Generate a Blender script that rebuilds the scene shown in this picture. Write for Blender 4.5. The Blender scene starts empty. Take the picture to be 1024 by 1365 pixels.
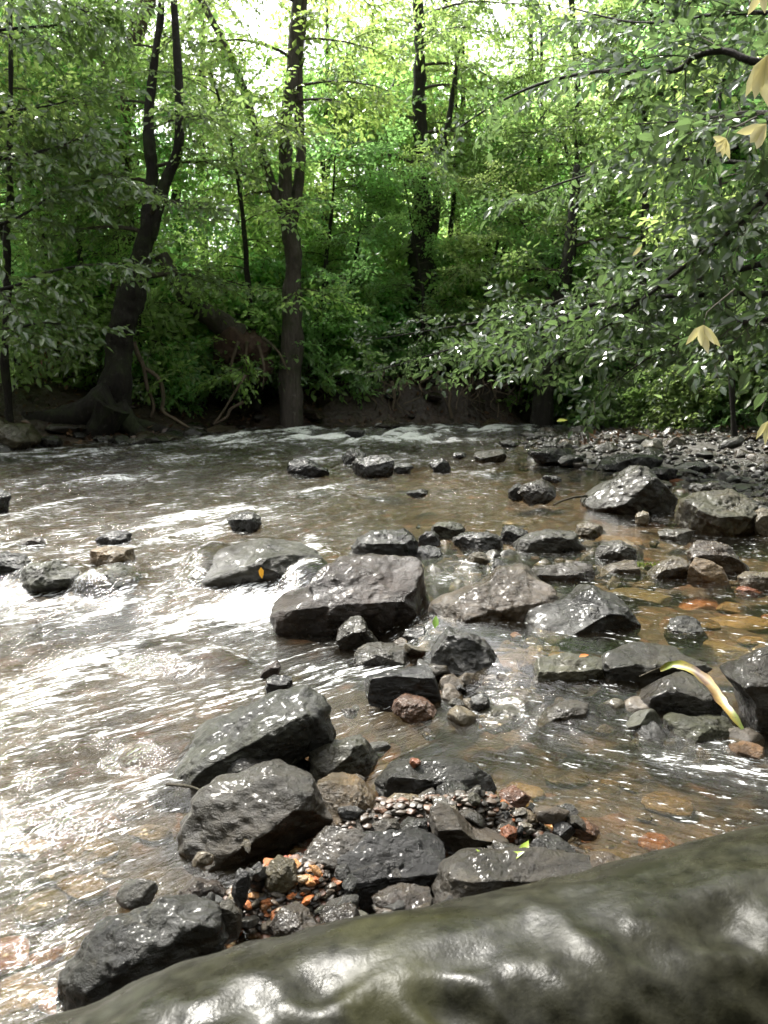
import bpy, math, random
import numpy as np
from mathutils import Vector

# ---------------------------------------------------------------- camera, sky, sun, exposure
SC = bpy.context.scene
COL = SC.collection
PITCH = math.radians(10.0)
CAMH = 1.0
F = 1105.0                                   # focal length in photo pixels (1024 x 1365)
cam = bpy.data.cameras.new('camera'); co = bpy.data.objects.new('camera', cam); COL.objects.link(co)
co.location = (0, 0, CAMH); co.rotation_euler = (math.pi/2 - PITCH, 0, 0)
cam.sensor_fit = 'VERTICAL'; cam.sensor_height = 24; cam.lens = 24*F/1365
cam.clip_start = 0.02; cam.clip_end = 1000
cam.dof.use_dof = True; cam.dof.focus_distance = 2.5; cam.dof.aperture_fstop = 5.5
SC.camera = co

SUN_EL, SUN_AZ = math.radians(55), math.radians(-38)      # azimuth from +Y towards +X
w = bpy.data.worlds.new('World'); SC.world = w; w.use_nodes = True
nt = w.node_tree; nt.nodes.clear()
sky = nt.nodes.new('ShaderNodeTexSky'); sky.sky_type = 'NISHITA'; sky.sun_disc = False
sky.sun_elevation = SUN_EL; sky.sun_rotation = SUN_AZ; sky.dust_density = 4.0; sky.air_density = 1.2
hs = nt.nodes.new('ShaderNodeHueSaturation'); hs.inputs['Saturation'].default_value = 0.08
bg = nt.nodes.new('ShaderNodeBackground'); bg.inputs['Strength'].default_value = 0.15
ow = nt.nodes.new('ShaderNodeOutputWorld')
nt.links.new(sky.outputs[0], hs.inputs['Color']); nt.links.new(hs.outputs[0], bg.inputs['Color']); nt.links.new(bg.outputs[0], ow.inputs[0])
sl = bpy.data.lights.new('sun', 'SUN'); sl.energy = 3.2; sl.angle = math.radians(11); sl.color = (1.0, 0.96, 0.88)
so = bpy.data.objects.new('sun', sl); COL.objects.link(so); so.location = (0, 0, 30)
sd = Vector((math.sin(SUN_AZ)*math.cos(SUN_EL), math.cos(SUN_AZ)*math.cos(SUN_EL), math.sin(SUN_EL)))
so.rotation_euler = (-sd).to_track_quat('-Z', 'Y').to_euler()
SC.view_settings.view_transform = 'Standard'; SC.view_settings.look = 'None'
SC.view_settings.exposure = 1.92; SC.view_settings.gamma = 1.0
SC.cycles.use_denoising = True
SC.cycles.max_bounces = 8; SC.cycles.diffuse_bounces = 5; SC.cycles.glossy_bounces = 3
SC.cycles.transmission_bounces = 4; SC.cycles.transparent_max_bounces = 8
SC.cycles.sample_clamp_indirect = 6.0; SC.cycles.caustics_reflective = False; SC.cycles.caustics_refractive = False

# ---------------------------------------------------------------- helpers
FW = np.array([0, math.cos(PITCH), -math.sin(PITCH)]); UP = np.array([0, math.sin(PITCH), math.cos(PITCH)])
CAM = np.array([0, 0, CAMH])
def ray(px, py): return np.array([(px-512)/F, 0, 0]) + UP*((682.5-py)/F) + FW
def at(px, py, z=0.0):
    r = ray(px, py); return CAM + r*((z-CAMH)/r[2])
def atY(px, py, Y):
    r = ray(px, py); return CAM + r*(Y/r[1])
def sstep(a, b, x):
    t = np.clip((x-a)/(b-a), 0, 1); return t*t*(3-2*t)

class Fn:                                     # smooth random field (sum of sines)
    def __init__(s, seed, scale, n=20, dim=3):
        r = np.random.default_rng(seed); s.k = r.normal(size=(n, dim))/scale*2.2; s.p = r.uniform(0, 6.28, n); s.n = n
    def __call__(s, P): return np.sin(P @ s.k.T + s.p).sum(1)*math.sqrt(2.0/s.n)*0.6

class G:                                      # mesh collector
    def __init__(s): s.V = []; s.n = 0; s.Fs = []
    def add(s, V, Fl):
        V = np.asarray(V, float)
        for f, m in Fl: s.Fs.append((np.asarray(f)+s.n, m))
        s.V.append(V); s.n += len(V); return s
    def mesh(s, name, mats, smooth=True, attrs=None):
        V = np.concatenate(s.V); me = bpy.data.meshes.new(name)
        loops = np.concatenate([f.ravel() for f, _ in s.Fs]); tot = np.concatenate([np.full(len(f), f.shape[1]) for f, _ in s.Fs])
        mi = np.concatenate([np.full(len(f), m) for f, m in s.Fs])
        st = np.concatenate([[0], np.cumsum(tot)[:-1]])
        me.vertices.add(len(V)); me.vertices.foreach_set('co', V.ravel().astype(np.float32))
        me.loops.add(len(loops)); me.loops.foreach_set('vertex_index', loops.astype(np.int32))
        me.polygons.add(len(tot)); me.polygons.foreach_set('loop_start', st.astype(np.int32))
        me.polygons.foreach_set('loop_total', tot.astype(np.int32)); me.polygons.foreach_set('material_index', mi.astype(np.int32))
        me.polygons.foreach_set('use_smooth', np.full(len(tot), smooth))
        for m in mats: me.materials.append(m)
        for k, a in (attrs or {}).items():
            at_ = me.attributes.new(k, 'FLOAT', 'POINT'); at_.data.foreach_set('value', a.astype(np.float32))
        me.update(calc_edges=True); me.validate(); return me

def link(name, data, loc=(0, 0, 0), parent=None, color=None):
    o = bpy.data.objects.new(name, data); COL.objects.link(o); o.location = loc
    if parent is not None: o.parent = parent
    if color is not None: o.color = color
    return o
def tag(o, label, cat, group=None, kind=None):
    if label: o['label'] = label
    if cat: o['category'] = cat
    if group: o['group'] = group
    if kind: o['kind'] = kind
    return o
def copy_tree(o, parent=None):
    c = o.copy(); COL.objects.link(c); c.parent = parent
    for ch in o.children: copy_tree(ch, c)
    return c
def tint(o, c):
    o.color = c
    for ch in o.children: tint(ch, c)

def spline(P, n):
    P = np.asarray(P, float); m = len(P)
    if m == 2: return P[0]+(P[1]-P[0])*np.linspace(0, 1, n)[:, None]
    t = np.linspace(0, m-1, n); i = np.clip(t.astype(int), 0, m-2); u = (t-i)[:, None]
    g = lambda j: P[np.clip(j, 0, m-1)]
    a, b, c, d = g(i-1), g(i), g(i+1), g(i+2)
    return 0.5*((2*b)+(-a+c)*u+(2*a-5*b+4*c-d)*u*u+(-a+3*b-3*c+d)*u**3)

def tube(P, R, sides=8, rough=0.0, seed=0, flute=0.0):
    P = np.asarray(P, float); n = len(P); R = np.asarray(R, float)
    T = np.gradient(P, axis=0); T /= np.linalg.norm(T, axis=1)[:, None]+1e-9
    ref = np.array([0.31, 0.9, 0.2]) if abs(T[0] @ np.array([0.31, .9, .2])) < .85 else np.array([1., 0, 0.1])
    A = np.cross(T, ref); A /= np.linalg.norm(A, axis=1)[:, None]+1e-9; B = np.cross(T, A)
    th = np.linspace(0, 2*math.pi, sides, endpoint=False)
    D = A[:, None, :]*np.cos(th)[None, :, None]+B[:, None, :]*np.sin(th)[None, :, None]
    rr = np.repeat(R[:, None], sides, 1)
    if flute: rr = rr*(1+flute*np.sin(3*th+seed)[None, :]+flute*.6*np.sin(5*th+2*seed)[None, :])
    V = (P[:, None, :]+D*rr[..., None]).reshape(-1, 3)
    if rough:
        f = Fn(seed, 0.25)(V)*.6+Fn(seed+1, .09)(V)*.4
        V = V+(D*(rr*rough)[..., None]).reshape(-1, 3)*f[:, None]
    i = np.arange(n-1)[:, None]*sides; j = np.arange(sides)[None, :]; k = (j+1) % sides
    Fq = np.stack([i+j, i+k, i+sides+k, i+sides+j], -1).reshape(-1, 4)
    V = np.vstack([V, P[:1], P[-1:]]); c0, c1 = n*sides, n*sides+1
    j = np.arange(sides); k = (j+1) % sides
    Ft = np.vstack([np.stack([np.full(sides, c0), k, j], 1), np.stack([np.full(sides, c1), (n-1)*sides+j, (n-1)*sides+k], 1)])
    return V, Fq, Ft
def add_tube(g, P, R, sides=8, mat=0, **kw):
    V, a, b = tube(P, R, sides, **kw); return g.add(V, [(a, mat), (b, mat)])

# ---------------------------------------------------------------- materials
class M:
    def __init__(s, name):
        s.m = bpy.data.materials.new(name); s.m.use_nodes = True; s.t = s.m.node_tree; s.t.nodes.clear()
        s.out = s.n('OutputMaterial')
    def n(s, typ, **kw):
        x = s.t.nodes.new('ShaderNode'+typ)
        for k, v in kw.items(): setattr(x, k, v)
        return x
    def l(s, a, b): s.t.links.new(a, b); return s
    def set(s, sock, v):
        if hasattr(v, 'is_output') or isinstance(v, bpy.types.NodeSocket): s.t.links.new(v, sock)
        else: sock.default_value = v
    def noise(s, scale, detail=4, rough=.55, vec=None, dist=0.0):
        x = s.n('TexNoise'); x.inputs['Scale'].default_value = scale; x.inputs['Detail'].default_value = detail
        x.inputs['Roughness'].default_value = rough; x.inputs['Distortion'].default_value = dist
        if vec is not None: s.l(vec, x.inputs['Vector'])
        return x.outputs['Fac']
    def ramp(s, v, *stops):
        x = s.n('ValToRGB'); e = x.color_ramp.elements
        while len(e) < len(stops): e.new(0.5)
        for i, (p, c) in enumerate(stops):
            e[i].position = p; e[i].color = (c, c, c, 1) if not isinstance(c, tuple) else (*c[:3], 1)
        s.l(v, x.inputs[0]); return x.outputs[0]
    def mr(s, v, a, b, c=0., d=1., smooth=False):
        x = s.n('MapRange'); x.interpolation_type = 'SMOOTHSTEP' if smooth else 'LINEAR'
        for i, q in zip(range(5), (v, a, b, c, d)): s.set(x.inputs[i], q)
        return x.outputs[0]
    def math(s, op, a, b=0.0):
        x = s.n('Math', operation=op); s.set(x.inputs[0], a); s.set(x.inputs[1], b); return x.outputs[0]
    def mix(s, f, a, b, mode='MIX'):
        x = s.n('MixRGB', blend_type=mode); s.set(x.inputs[0], f)
        for i, q in ((1, a), (2, b)): s.set(x.inputs[i], (*q, 1) if isinstance(q, tuple) and len(q) == 3 else q)
        return x.outputs[0]
    def bump(s, h, st=.5, d=.01, nrm=None):
        x = s.n('Bump'); x.inputs['Strength'].default_value = st; x.inputs['Distance'].default_value = d; s.l(h, x.inputs['Height'])
        if nrm is not None: s.l(nrm, x.inputs['Normal'])
        return x.outputs[0]
    def princ(s, col, rough=.5, nrm=None, **kw):
        x = s.n('BsdfPrincipled'); s.set(x.inputs['Base Color'], (*col, 1) if isinstance(col, tuple) and len(col) == 3 else col)
        s.set(x.inputs['Roughness'], rough)
        if nrm is not None: s.l(nrm, x.inputs['Normal'])
        for k, v in kw.items(): s.set(x.inputs[k.replace('_', ' ')], v)
        return x.outputs[0]
    def mixs(s, f, a, b):
        x = s.n('MixShader'); s.set(x.inputs[0], f); s.l(a, x.inputs[1]); s.l(b, x.inputs[2]); return x.outputs[0]
    def end(s, sh): s.l(sh, s.out.inputs['Surface']); return s.m

def rock_material():
    m = M('wet_rock'); oi = m.n('ObjectInfo'); tc = m.n('TexCoord')
    off = m.n('VectorMath', operation='SCALE'); off.inputs[0].default_value = (37, 19, 53); m.l(oi.outputs['Random'], off.inputs['Scale'])
    ad = m.n('VectorMath', operation='ADD'); m.l(tc.outputs['Object'], ad.inputs[0]); m.l(off.outputs[0], ad.inputs[1]); v = ad.outputs[0]
    mp = m.n('Mapping'); mp.inputs['Rotation'].default_value = (.3, .5, .7); mp.inputs['Scale'].default_value = (1, 1, 3.2); m.l(v, mp.inputs[0])
    n1 = m.noise(5, 6, .65, v); n2 = m.noise(48, 6, .72, v); n3 = m.noise(9, 4, .6, mp.outputs[0], 1.2)
    c = m.mix(1.0, oi.outputs['Color'], m.ramp(n1, (.25, .5), (.5, .9), (.75, 1.5)), 'MULTIPLY')
    c = m.mix(1.0, c, m.ramp(n2, (.3, .6), (.5, 1.0), (.72, 1.6)), 'MULTIPLY')
    c = m.mix(m.ramp(n3, (.62, 0.), (.72, .45)), c, (.09, .08, .062))
    c = m.mix(1., c, m.ramp(oi.outputs['Random'], (0., (1.0, .85, .70)), (.35, (.85, .85, .80)), (.65, (.92, .90, .72)), (1., (.75, .82, .86))), 'MULTIPLY')
    c = m.mix(m.ramp(m.noise(2.6, 4, .6, v), (.5, 0.), (.62, .6)), c, m.mix(1., c, (1.5, 1.25, .9), 'MULTIPLY'))
    g = m.n('NewGeometry'); sx = m.n('SeparateXYZ'); m.l(g.outputs['Normal'], sx.inputs[0])
    mm = m.math('MULTIPLY', m.mr(m.noise(7, 5, .7, v), .38, .6), oi.outputs['Alpha'])
    mm = m.math('MULTIPLY', mm, m.mr(sx.outputs['Z'], -.3, .5))
    c = m.mix(mm, c, m.mix(n2, (.008, .009, .003), (.040, .040, .012)))
    n4 = m.noise(22, 9, .72, v); n5 = m.noise(260, 2, .6, v); n6 = m.noise(26, 4, .6, mp.outputs[0], .6)
    h = m.math('ADD', m.math('MULTIPLY', n4, .8), m.math('ADD', m.math('MULTIPLY', n5, .10), m.math('MULTIPLY', n6, .4)))
    h = m.math('MULTIPLY', h, m.ramp(m.noise(6, 3, .6, v), (.35, .45), (.65, 1.1)))
    b = m.bump(h, 1., .026)
    ro = m.math('ADD', m.ramp(n1, (.35, .18), (.65, .42)), m.math('MULTIPLY', mm, .3))
    return m.end(m.princ(c, ro, b, Specular_IOR_Level=.36, Coat_Weight=.15, Coat_Roughness=.12))

def bark_material(name, c1, c2, rough=.6, scale=1.0):
    m = M(name); tc = m.n('TexCoord'); mp = m.n('Mapping'); mp.inputs['Scale'].default_value = (1, 1, .22); m.l(tc.outputs['Object'], mp.inputs[0])
    n1 = m.noise(22*scale, 6, .65, mp.outputs[0], .6); n2 = m.noise(3*scale, 4, .6, tc.outputs['Object'])
    c = m.mix(n1, c1, c2); c = m.mix(m.ramp(n2, (.5, 0.), (.66, .75)), c, (.035, .045, .018)); n3 = m.noise(9, 5, .75, tc.outputs['Object']); c = m.mix(m.ramp(n3, (.56, 0.), (.66, .55)), c, m.mix(.5, c2, (.13, .13, .11)))
    return m.end(m.princ(c, rough+.15, m.bump(n1, 1., .06), Specular_IOR_Level=.25))

def leaf_material(name, c1, c2, tr, trw=.42, rough=.3, spec=.5):
    m = M(name); g = m.n('NewGeometry'); oi = m.n('ObjectInfo')
    c = m.mix(g.outputs['Random Per Island'], c1, c2); c = m.mix(1.0, c, oi.outputs['Color'], 'MULTIPLY')
    t = m.mix(1.0, tr, oi.outputs['Color'], 'MULTIPLY')
    p = m.princ(c, rough, None, Specular_IOR_Level=spec); tl = m.n('BsdfTranslucent'); m.l(t, tl.inputs[0])
    return m.end(m.mixs(trw, p, tl.outputs[0]))

ROCK = rock_material()
BARK_DARK = bark_material('dark_bark', (.008, .007, .006), (.030, .025, .020))
BARK_GREY = bark_material('grey_bark', (.022, .018, .015), (.12, .10, .085))
BARK_BROWN = bark_material('brown_bark', (.05, .035, .025), (.16, .115, .085))
ROOT = bark_material('root_bark', (.06, .045, .03), (.20, .155, .11))
TWIG = bark_material('twig_bark', (.03, .026, .018), (.09, .075, .05))
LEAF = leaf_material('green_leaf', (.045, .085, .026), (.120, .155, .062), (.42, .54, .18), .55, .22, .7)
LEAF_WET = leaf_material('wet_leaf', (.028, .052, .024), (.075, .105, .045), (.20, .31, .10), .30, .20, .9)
LEAF_YEL = leaf_material('yellow_leaf', (.58, .54, .22), (.64, .58, .32), (.64, .58, .26), .35, .4)
LEAF_DEAD = leaf_material('dead_leaf', (.035, .02, .012), (.16, .09, .05), (.15, .08, .04), .15, .35)

# ---------------------------------------------------------------- terrain
def poly_w(pts, z=.1): return np.array([at(x, y, z)[:2] for x, y in pts])
SHORE_A = np.vstack([[-14, -3], [-8, 3.5], [-6.6, 7], [-5.9, 9.0], poly_w([(0, 600), (60, 594), (190, 589), (262, 580), (330, 574), (430, 570), (560, 567), (705, 566)]), [6, 17.5], [30, 24], [200, 60], [200, 300], [-300, 300], [-300, -3]])
SHORE_B = np.vstack([[30, 17], [6.5, 14.6], poly_w([(742, 572), (700, 581), (672, 594), (705, 616), (800, 628), (868, 646), (905, 684), (1030, 704)]), [3.4, 4.3], [6, 2.2], [14, -3], [60, -20], [200, -20], [200, 40]])
def sdist(P, poly):
    x, y = P[:, 0], P[:, 1]; ins = np.zeros(len(P), bool); d2 = np.full(len(P), 1e12)
    n = len(poly)
    for i in range(n):
        a, b = poly[i], poly[(i+1) % n]; e = b-a; L = e @ e
        t = np.clip(((x-a[0])*e[0]+(y-a[1])*e[1])/L, 0, 1)
        d2 = np.minimum(d2, (x-a[0]-t*e[0])**2+(y-a[1]-t*e[1])**2)
        c = ((a[1] > y) != (b[1] > y)); xi = a[0]+(y-a[1])/(b[1]-a[1]+1e-12)*e[0]; ins ^= c & (x < xi)
    return np.where(ins, 1, -1)*np.sqrt(d2)
def level(x, y):                                # still-water level: a low step where the rapid drops
    yc = 3.55+(2.42-3.55)*sstep(-.35, .55, x)
    return .10*sstep(-.38, .30, y-yc) + .02*sstep(6, 14, y) - .03*sstep(1.9, 1.2, y)
g1, g2, g3 = Fn(1, 1.6, dim=2), Fn(2, .45, dim=2), Fn(3, .13, dim=2); g4 = Fn(4, 9., dim=2)
MOUNDS = [(at(390, 1190), .20, .14, .22), (at(480, 1100), .25, .14, .19), (at(655, 1105), .18, .09, .16), (at(240, 1290), .15, .1, .03),
          (at(640, 880), .5, .25, .05), (at(600, 760, .05), .5, .4, .06)]
def ground(x, y):
    P = np.stack([x, y], 1); dA, dB = sdist(P, SHORE_A), sdist(P, SHORE_B)
    right = sstep(-.3, 1.2, x+ .0*y)
    dep = .17-.09*right; dep = np.where(y > 6, .16, dep)
    h = level(x, y)-dep+.035*g1(P)*.7+.022*g2(P)+.012*g3(P)
    for c, rx, ry, hh in MOUNDS: h = h+hh*np.exp(-((x-c[0])/rx)**2-((y-c[1])/ry)**2)
    steep = sstep(-2.2, -.6, x)*sstep(4.5, 2.5, x)
    a = np.clip(dA, 0, None); s_ = a+.12*g2(P)*sstep(0, .5, a)
    hA = .08+steep*(.75*sstep(.0, .75, s_))+(1-steep)*(.55*sstep(0, 2.0, s_)+.12*np.minimum(s_, .5))+.11*np.minimum(a, 22)*sstep(.6, 4, a)+.10*g1(P)*sstep(.3, 2, a)+.03*g2(P)+.012*g3(P)+.5*g4(P)*sstep(6, 20, a)
    b = np.clip(dB, 0, None); hB = .06+.075*np.minimum(b, 5)+.22*sstep(3, 7, b)+.05*g1(P)*sstep(.2, 1.5, b)+.03*g2(P)+.018*g3(P)
    h = np.where(dA > -.35, h+(hA-h)*sstep(-.35, .05, dA), h)
    h = np.where(dB > -.4, h+(hB-h)*sstep(-.4, .1, dB), h)
    return h
def gz(x, y): return float(ground(np.array([x], float), np.array([y], float))[0])

def axis(lo, hi, st, far0, far1):
    mid = np.arange(lo, hi, st); r = []; s, p = st, hi
    while p < far1: r.append(p); s *= 1.13; p += s
    q = []; s, p = st*1.13, lo-st
    while p > far0: q.append(p); s *= 1.13; p -= s
    return np.array(q[::-1]+list(mid)+r)
gx, gy = axis(-7, 7, .05, -220, 220), axis(.4, 17, .05, -120, 300)
X, Y = np.meshgrid(gx, gy); xs, ys = X.ravel(), Y.ravel()
zz = ground(xs, ys); PP = np.stack([xs, ys], 1)
landA = sstep(-.1, .3, sdist(PP, SHORE_A)); landB = sstep(-.2, .3, sdist(PP, SHORE_B))
nx = len(gx); i = np.arange(len(gy)-1)[:, None]*nx+np.arange(nx-1)[None, :]
quads = np.stack([i, i+1, i+nx+1, i+nx], -1).reshape(-1, 4)
def ground_material():
    m = M('stream_bed_and_soil'); g = m.n('NewGeometry'); p = g.outputs['Position']
    a = m.n('Attribute', attribute_name='soil'); b = m.n('Attribute', attribute_name='bar')
    vo = m.n('TexVoronoi'); vo.inputs['Scale'].default_value = 13; vo.inputs['Randomness'].default_value = 1; 
    wv = m.n('VectorMath', operation='ADD'); ns = m.n('TexNoise'); ns.inputs['Scale'].default_value = 9; m.l(p, ns.inputs[0])
    sc_ = m.n('VectorMath', operation='SCALE'); m.l(ns.outputs['Color'], sc_.inputs[0]); sc_.inputs['Scale'].default_value = .09
    m.l(p, wv.inputs[0]); m.l(sc_.outputs[0], wv.inputs[1]); m.l(wv.outputs[0], vo.inputs['Vector'])
    rr = m.n('SeparateColor'); m.l(vo.outputs['Color'], rr.inputs[0])
    cob = m.ramp(rr.outputs[0], (0., (.035, .028, .018)), (.3, (.09, .065, .04)), (.55, (.14, .09, .05)), (.75, (.07, .06, .045)), (1., (.20, .09, .045)))
    n1 = m.noise(40, 5, .7, p); n0 = m.noise(3, 4, .6, p)
    cob = m.mix(1., cob, m.ramp(n1, (.3, .55), (.7, 1.4)), 'MULTIPLY')
    edge = m.ramp(vo.outputs['Distance'], (.25, .72), (.6, .38)); cob = m.mix(1., cob, edge, 'MULTIPLY')
    soil = m.mix(n0, (.010, .0065, .004), (.040, .024, .014)); soil = m.mix(1., soil, m.ramp(n1, (.3, .5), (.7, 1.5)), 'MULTIPLY')
    bar = m.mix(n1, (.02, .018, .015), (.08, .07, .06))
    c = m.mix(b.outputs['Fac'], cob, bar); c = m.mix(a.outputs['Fac'], c, soil)
    h = m.math('ADD', m.math('MULTIPLY', vo.outputs['Distance'], -.8), m.math('MULTIPLY', n1, .6))
    return m.end(m.princ(c, m.ramp(n0, (.3, .3), (.7, .6)), m.bump(h, .9, .03)))
gm = G().add(np.stack([xs, ys, zz], 1), [(quads, 0)]).mesh('ground', [ground_material()], True, {'soil': landA, 'bar': landB})
tag(link('ground', gm), None, None, kind='structure')

# ---------------------------------------------------------------- rocks
def ico(n):
    t = (1+5**.5)/2
    V = [(-1, t, 0), (1, t, 0), (-1, -t, 0), (1, -t, 0), (0, -1, t), (0, 1, t), (0, -1, -t), (0, 1, -t), (t, 0, -1), (t, 0, 1), (-t, 0, -1), (-t, 0, 1)]
    Fc = [(0, 11, 5), (0, 5, 1), (0, 1, 7), (0, 7, 10), (0, 10, 11), (1, 5, 9), (5, 11, 4), (11, 10, 2), (10, 7, 6), (7, 1, 8), (3, 9, 4), (3, 4, 2), (3, 2, 6), (3, 6, 8), (3, 8, 9), (4, 9, 5), (2, 4, 11), (6, 2, 10), (8, 6, 7), (9, 8, 1)]
    V = [np.array(v)/np.linalg.norm(v) for v in V]
    for _ in range(n):
        mid = {}; nf = []
        def mp(a, b):
            k = (min(a, b), max(a, b))
            if k not in mid:
                p = V[a]+V[b]; V.append(p/np.linalg.norm(p)); mid[k] = len(V)-1
            return mid[k]
        for a, b, c in Fc:
            x, y, z = mp(a, b), mp(b, c), mp(c, a); nf += [(a, x, z), (b, y, x), (c, z, y), (x, y, z)]
        Fc = nf
    return np.array(V), np.array(Fc)
ICO = {n: ico(n) for n in (2, 3, 4, 5)}
def rough_up(V, seed, size, amt=1.0):
    n = V/(np.linalg.norm(V, axis=1)[:, None]+1e-9)
    d = Fn(seed, size*.55)(V)*.045+Fn(seed+1, size*.22)(V)*.022+Fn(seed+2, size*.08, 28)(V)*.012+Fn(seed+4, size*.045, 28)(V)*.006
    r = 1-np.abs(Fn(seed+3, size*.35)(V)); d = d+(r-.5)*.02
    return V+n*(d*size*amt)[:, None]
def facet(V, rng, k, lo=.55, hi=.85, soft=.93):
    for _ in range(k):
        n = rng.normal(size=3); n /= np.linalg.norm(n); d = rng.uniform(lo, hi)*np.max(V @ n)
        q = V @ n; V = V-np.outer(np.clip(q-d, 0, None)*soft, n)
    return V
def blank_rock(seed, dims, sub=3, k=9):            # random angular stone, half sizes dims
    rng = np.random.default_rng(seed); V, Fc = ICO[sub]; V = facet(V.copy(), rng, k); V = V/np.abs(V).max(0)
    V = V*np.array(dims); return rough_up(V, seed*7, max(dims)*1.0, .9), Fc
TOPCUT = ((.0, -.42, .9), .62); FRONTCUT = ((.05, -.97, -.2), .55)
def rock(label, shape, color, zl=.06, depth=None, cuts=(TOPCUT, FRONTCUT), seed=None, sub=5, name='river_rock', group=None, k=5, amt=1.0, cat='rock', sink=.30):
    """shape: four numbers = picture box of the stone, or a list of points = its outline as seen; either becomes a solid stone standing at its own distance"""
    seed = seed if seed is not None else int(abs(hash_(label)) % 100000); rng = np.random.default_rng(seed)
    if len(shape) == 4 and not isinstance(shape[0], tuple):
        x0, y0, x1, y1 = shape; th = np.linspace(0, 2*math.pi, 11, endpoint=False)+rng.uniform(0, .6)
        rr = rng.uniform(.72, 1.06, 11); c, s_ = np.cos(th), np.sin(th); c = np.sign(c)*np.abs(c)**.9; s_ = np.sign(s_)*np.abs(s_)**.9
        a = np.stack([(c*rr), (s_*rr)], 1); a /= np.abs(a).max(0)
        O = np.stack([(x0+x1)/2+a[:, 0]*(x1-x0)/2, (y0+y1)/2-a[:, 1]*(y1-y0)/2], 1)
    else: O = np.array(shape, float)
    if len(shape) == 4 and not isinstance(shape[0], tuple) and cuts == (TOPCUT, FRONTCUT): cuts = (((rng.uniform(-.5, .5), -.35, .85), rng.uniform(.55, .85)), ((rng.uniform(-.6, .6), -.9, rng.uniform(-.3, .3)), rng.uniform(.5, .75)))
    x0, y0 = O.min(0); x1, y1 = O.max(0); cx, cy = (x0+x1)/2, (y0+y1)/2
    pf = at(cx, y1, zl); wpx = x1-x0; hpx = y1-y0
    s0 = np.linalg.norm(pf-CAM)/F
    hd = depth if depth else min(.46*wpx*s0, 1.5*hpx*s0)
    C = np.array([0, pf[1]+hd*.72, 0.]); p = atY(cx, cy, C[1]); C[0], C[2] = p[0], p[2]
    s = np.linalg.norm(p-CAM)/F; tilt = math.atan2(CAMH-p[2], p[1])
    ox = (O[:, 0]-cx)*s; oz = -(O[:, 1]-cy)*s/math.cos(tilt)*.97
    th = np.arctan2(oz, ox); rad = np.hypot(ox, oz)*(1+sink*np.clip(-np.sin(th), 0, 1)**2); o = np.argsort(th)
    # sample the outline along its edges so that straight sides stay straight
    ids = np.argsort(th); ox, oz, rad_ = ox[ids], oz[ids], rad[ids]; ox = np.cos(th[ids])*rad_; oz = np.sin(th[ids])*rad_
    px_ = np.append(ox, ox[0]); pz_ = np.append(oz, oz[0]); u = np.linspace(0, 1, 14, endpoint=False)
    ex = (px_[:-1, None]*(1-u)+px_[1:, None]*u).ravel(); ez = (pz_[:-1, None]*(1-u)+pz_[1:, None]*u).ravel()
    et, er = np.arctan2(ez, ex), np.hypot(ex, ez); q = np.argsort(et); et, er = et[q], er[q]
    V, Fc = ICO[sub]; V = facet(V.copy(), rng, k, .72, .93); 
    ph = np.arctan2(V[:, 2], V[:, 0]); R = np.interp(ph, et, er, period=2*math.pi); rho = np.hypot(V[:, 0], V[:, 2])
    rho = np.clip(rho, 0, 1)**.78
    W = np.stack([np.cos(ph)*rho*R, V[:, 1]*hd, np.sin(ph)*rho*R], 1)
    for n, off in cuts:
        n = np.array(n, float)+rng.normal(size=3)*.04; n /= np.linalg.norm(n); qd = W @ n; d = off*qd.max()
        W = W-np.outer(np.clip(qd-d, 0, None)*.92, n)
    for _ in range(16):
        n = rng.normal(size=3); n /= np.linalg.norm(n); qd = W @ n; d = rng.uniform(.80, .95)*qd.max(); W = W-np.outer(np.clip(qd-d, 0, None)*.9, n)
    size = min(max(hd, wpx*s*.5), .35); W = rough_up(W, seed, size*1.25, amt)
    g = G().add(W, [(Fc, 0)])
    zb = W[:, 2].min()
    g.V[0] = W-np.array([0, 0, zb])
    ob = link(name, g.mesh(name, [ROCK]), (C[0], C[1], C[2]+zb), None, tuple(q*k*float(np.clip(.85+9*(max(color[:3])-.06), .8, 2.1)) for q, k in zip(color[:3], (.20, .172, .135)))+(color[3],))
    tag(ob, label, cat, group); return ob
def hash_(s):
    h = 7
    for ch in s: h = (h*31+ord(ch)) % 1000003
    return h
DK = (.040, .039, .036, .15); DG = (.062, .061, .056, .15); GR = (.10, .098, .09, .2); BR = (.085, .062, .045, .1); TAN = (.20, .165, .12, .1)
MO = (.06, .06, .045, 1.0); PALE = (.22, .205, .175, .25); BLK = (.022, .022, .023, 0.); ORG = (.34, .12, .05, 0.); PINK = (.22, .13, .10, 0.); OLV = (.11, .10, .06, .6)
NOF = (TOPCUT,); RND = ()
BLOCK = (((0, -.25, .97), .72), ((.0, -1, .0), .5))
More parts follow.
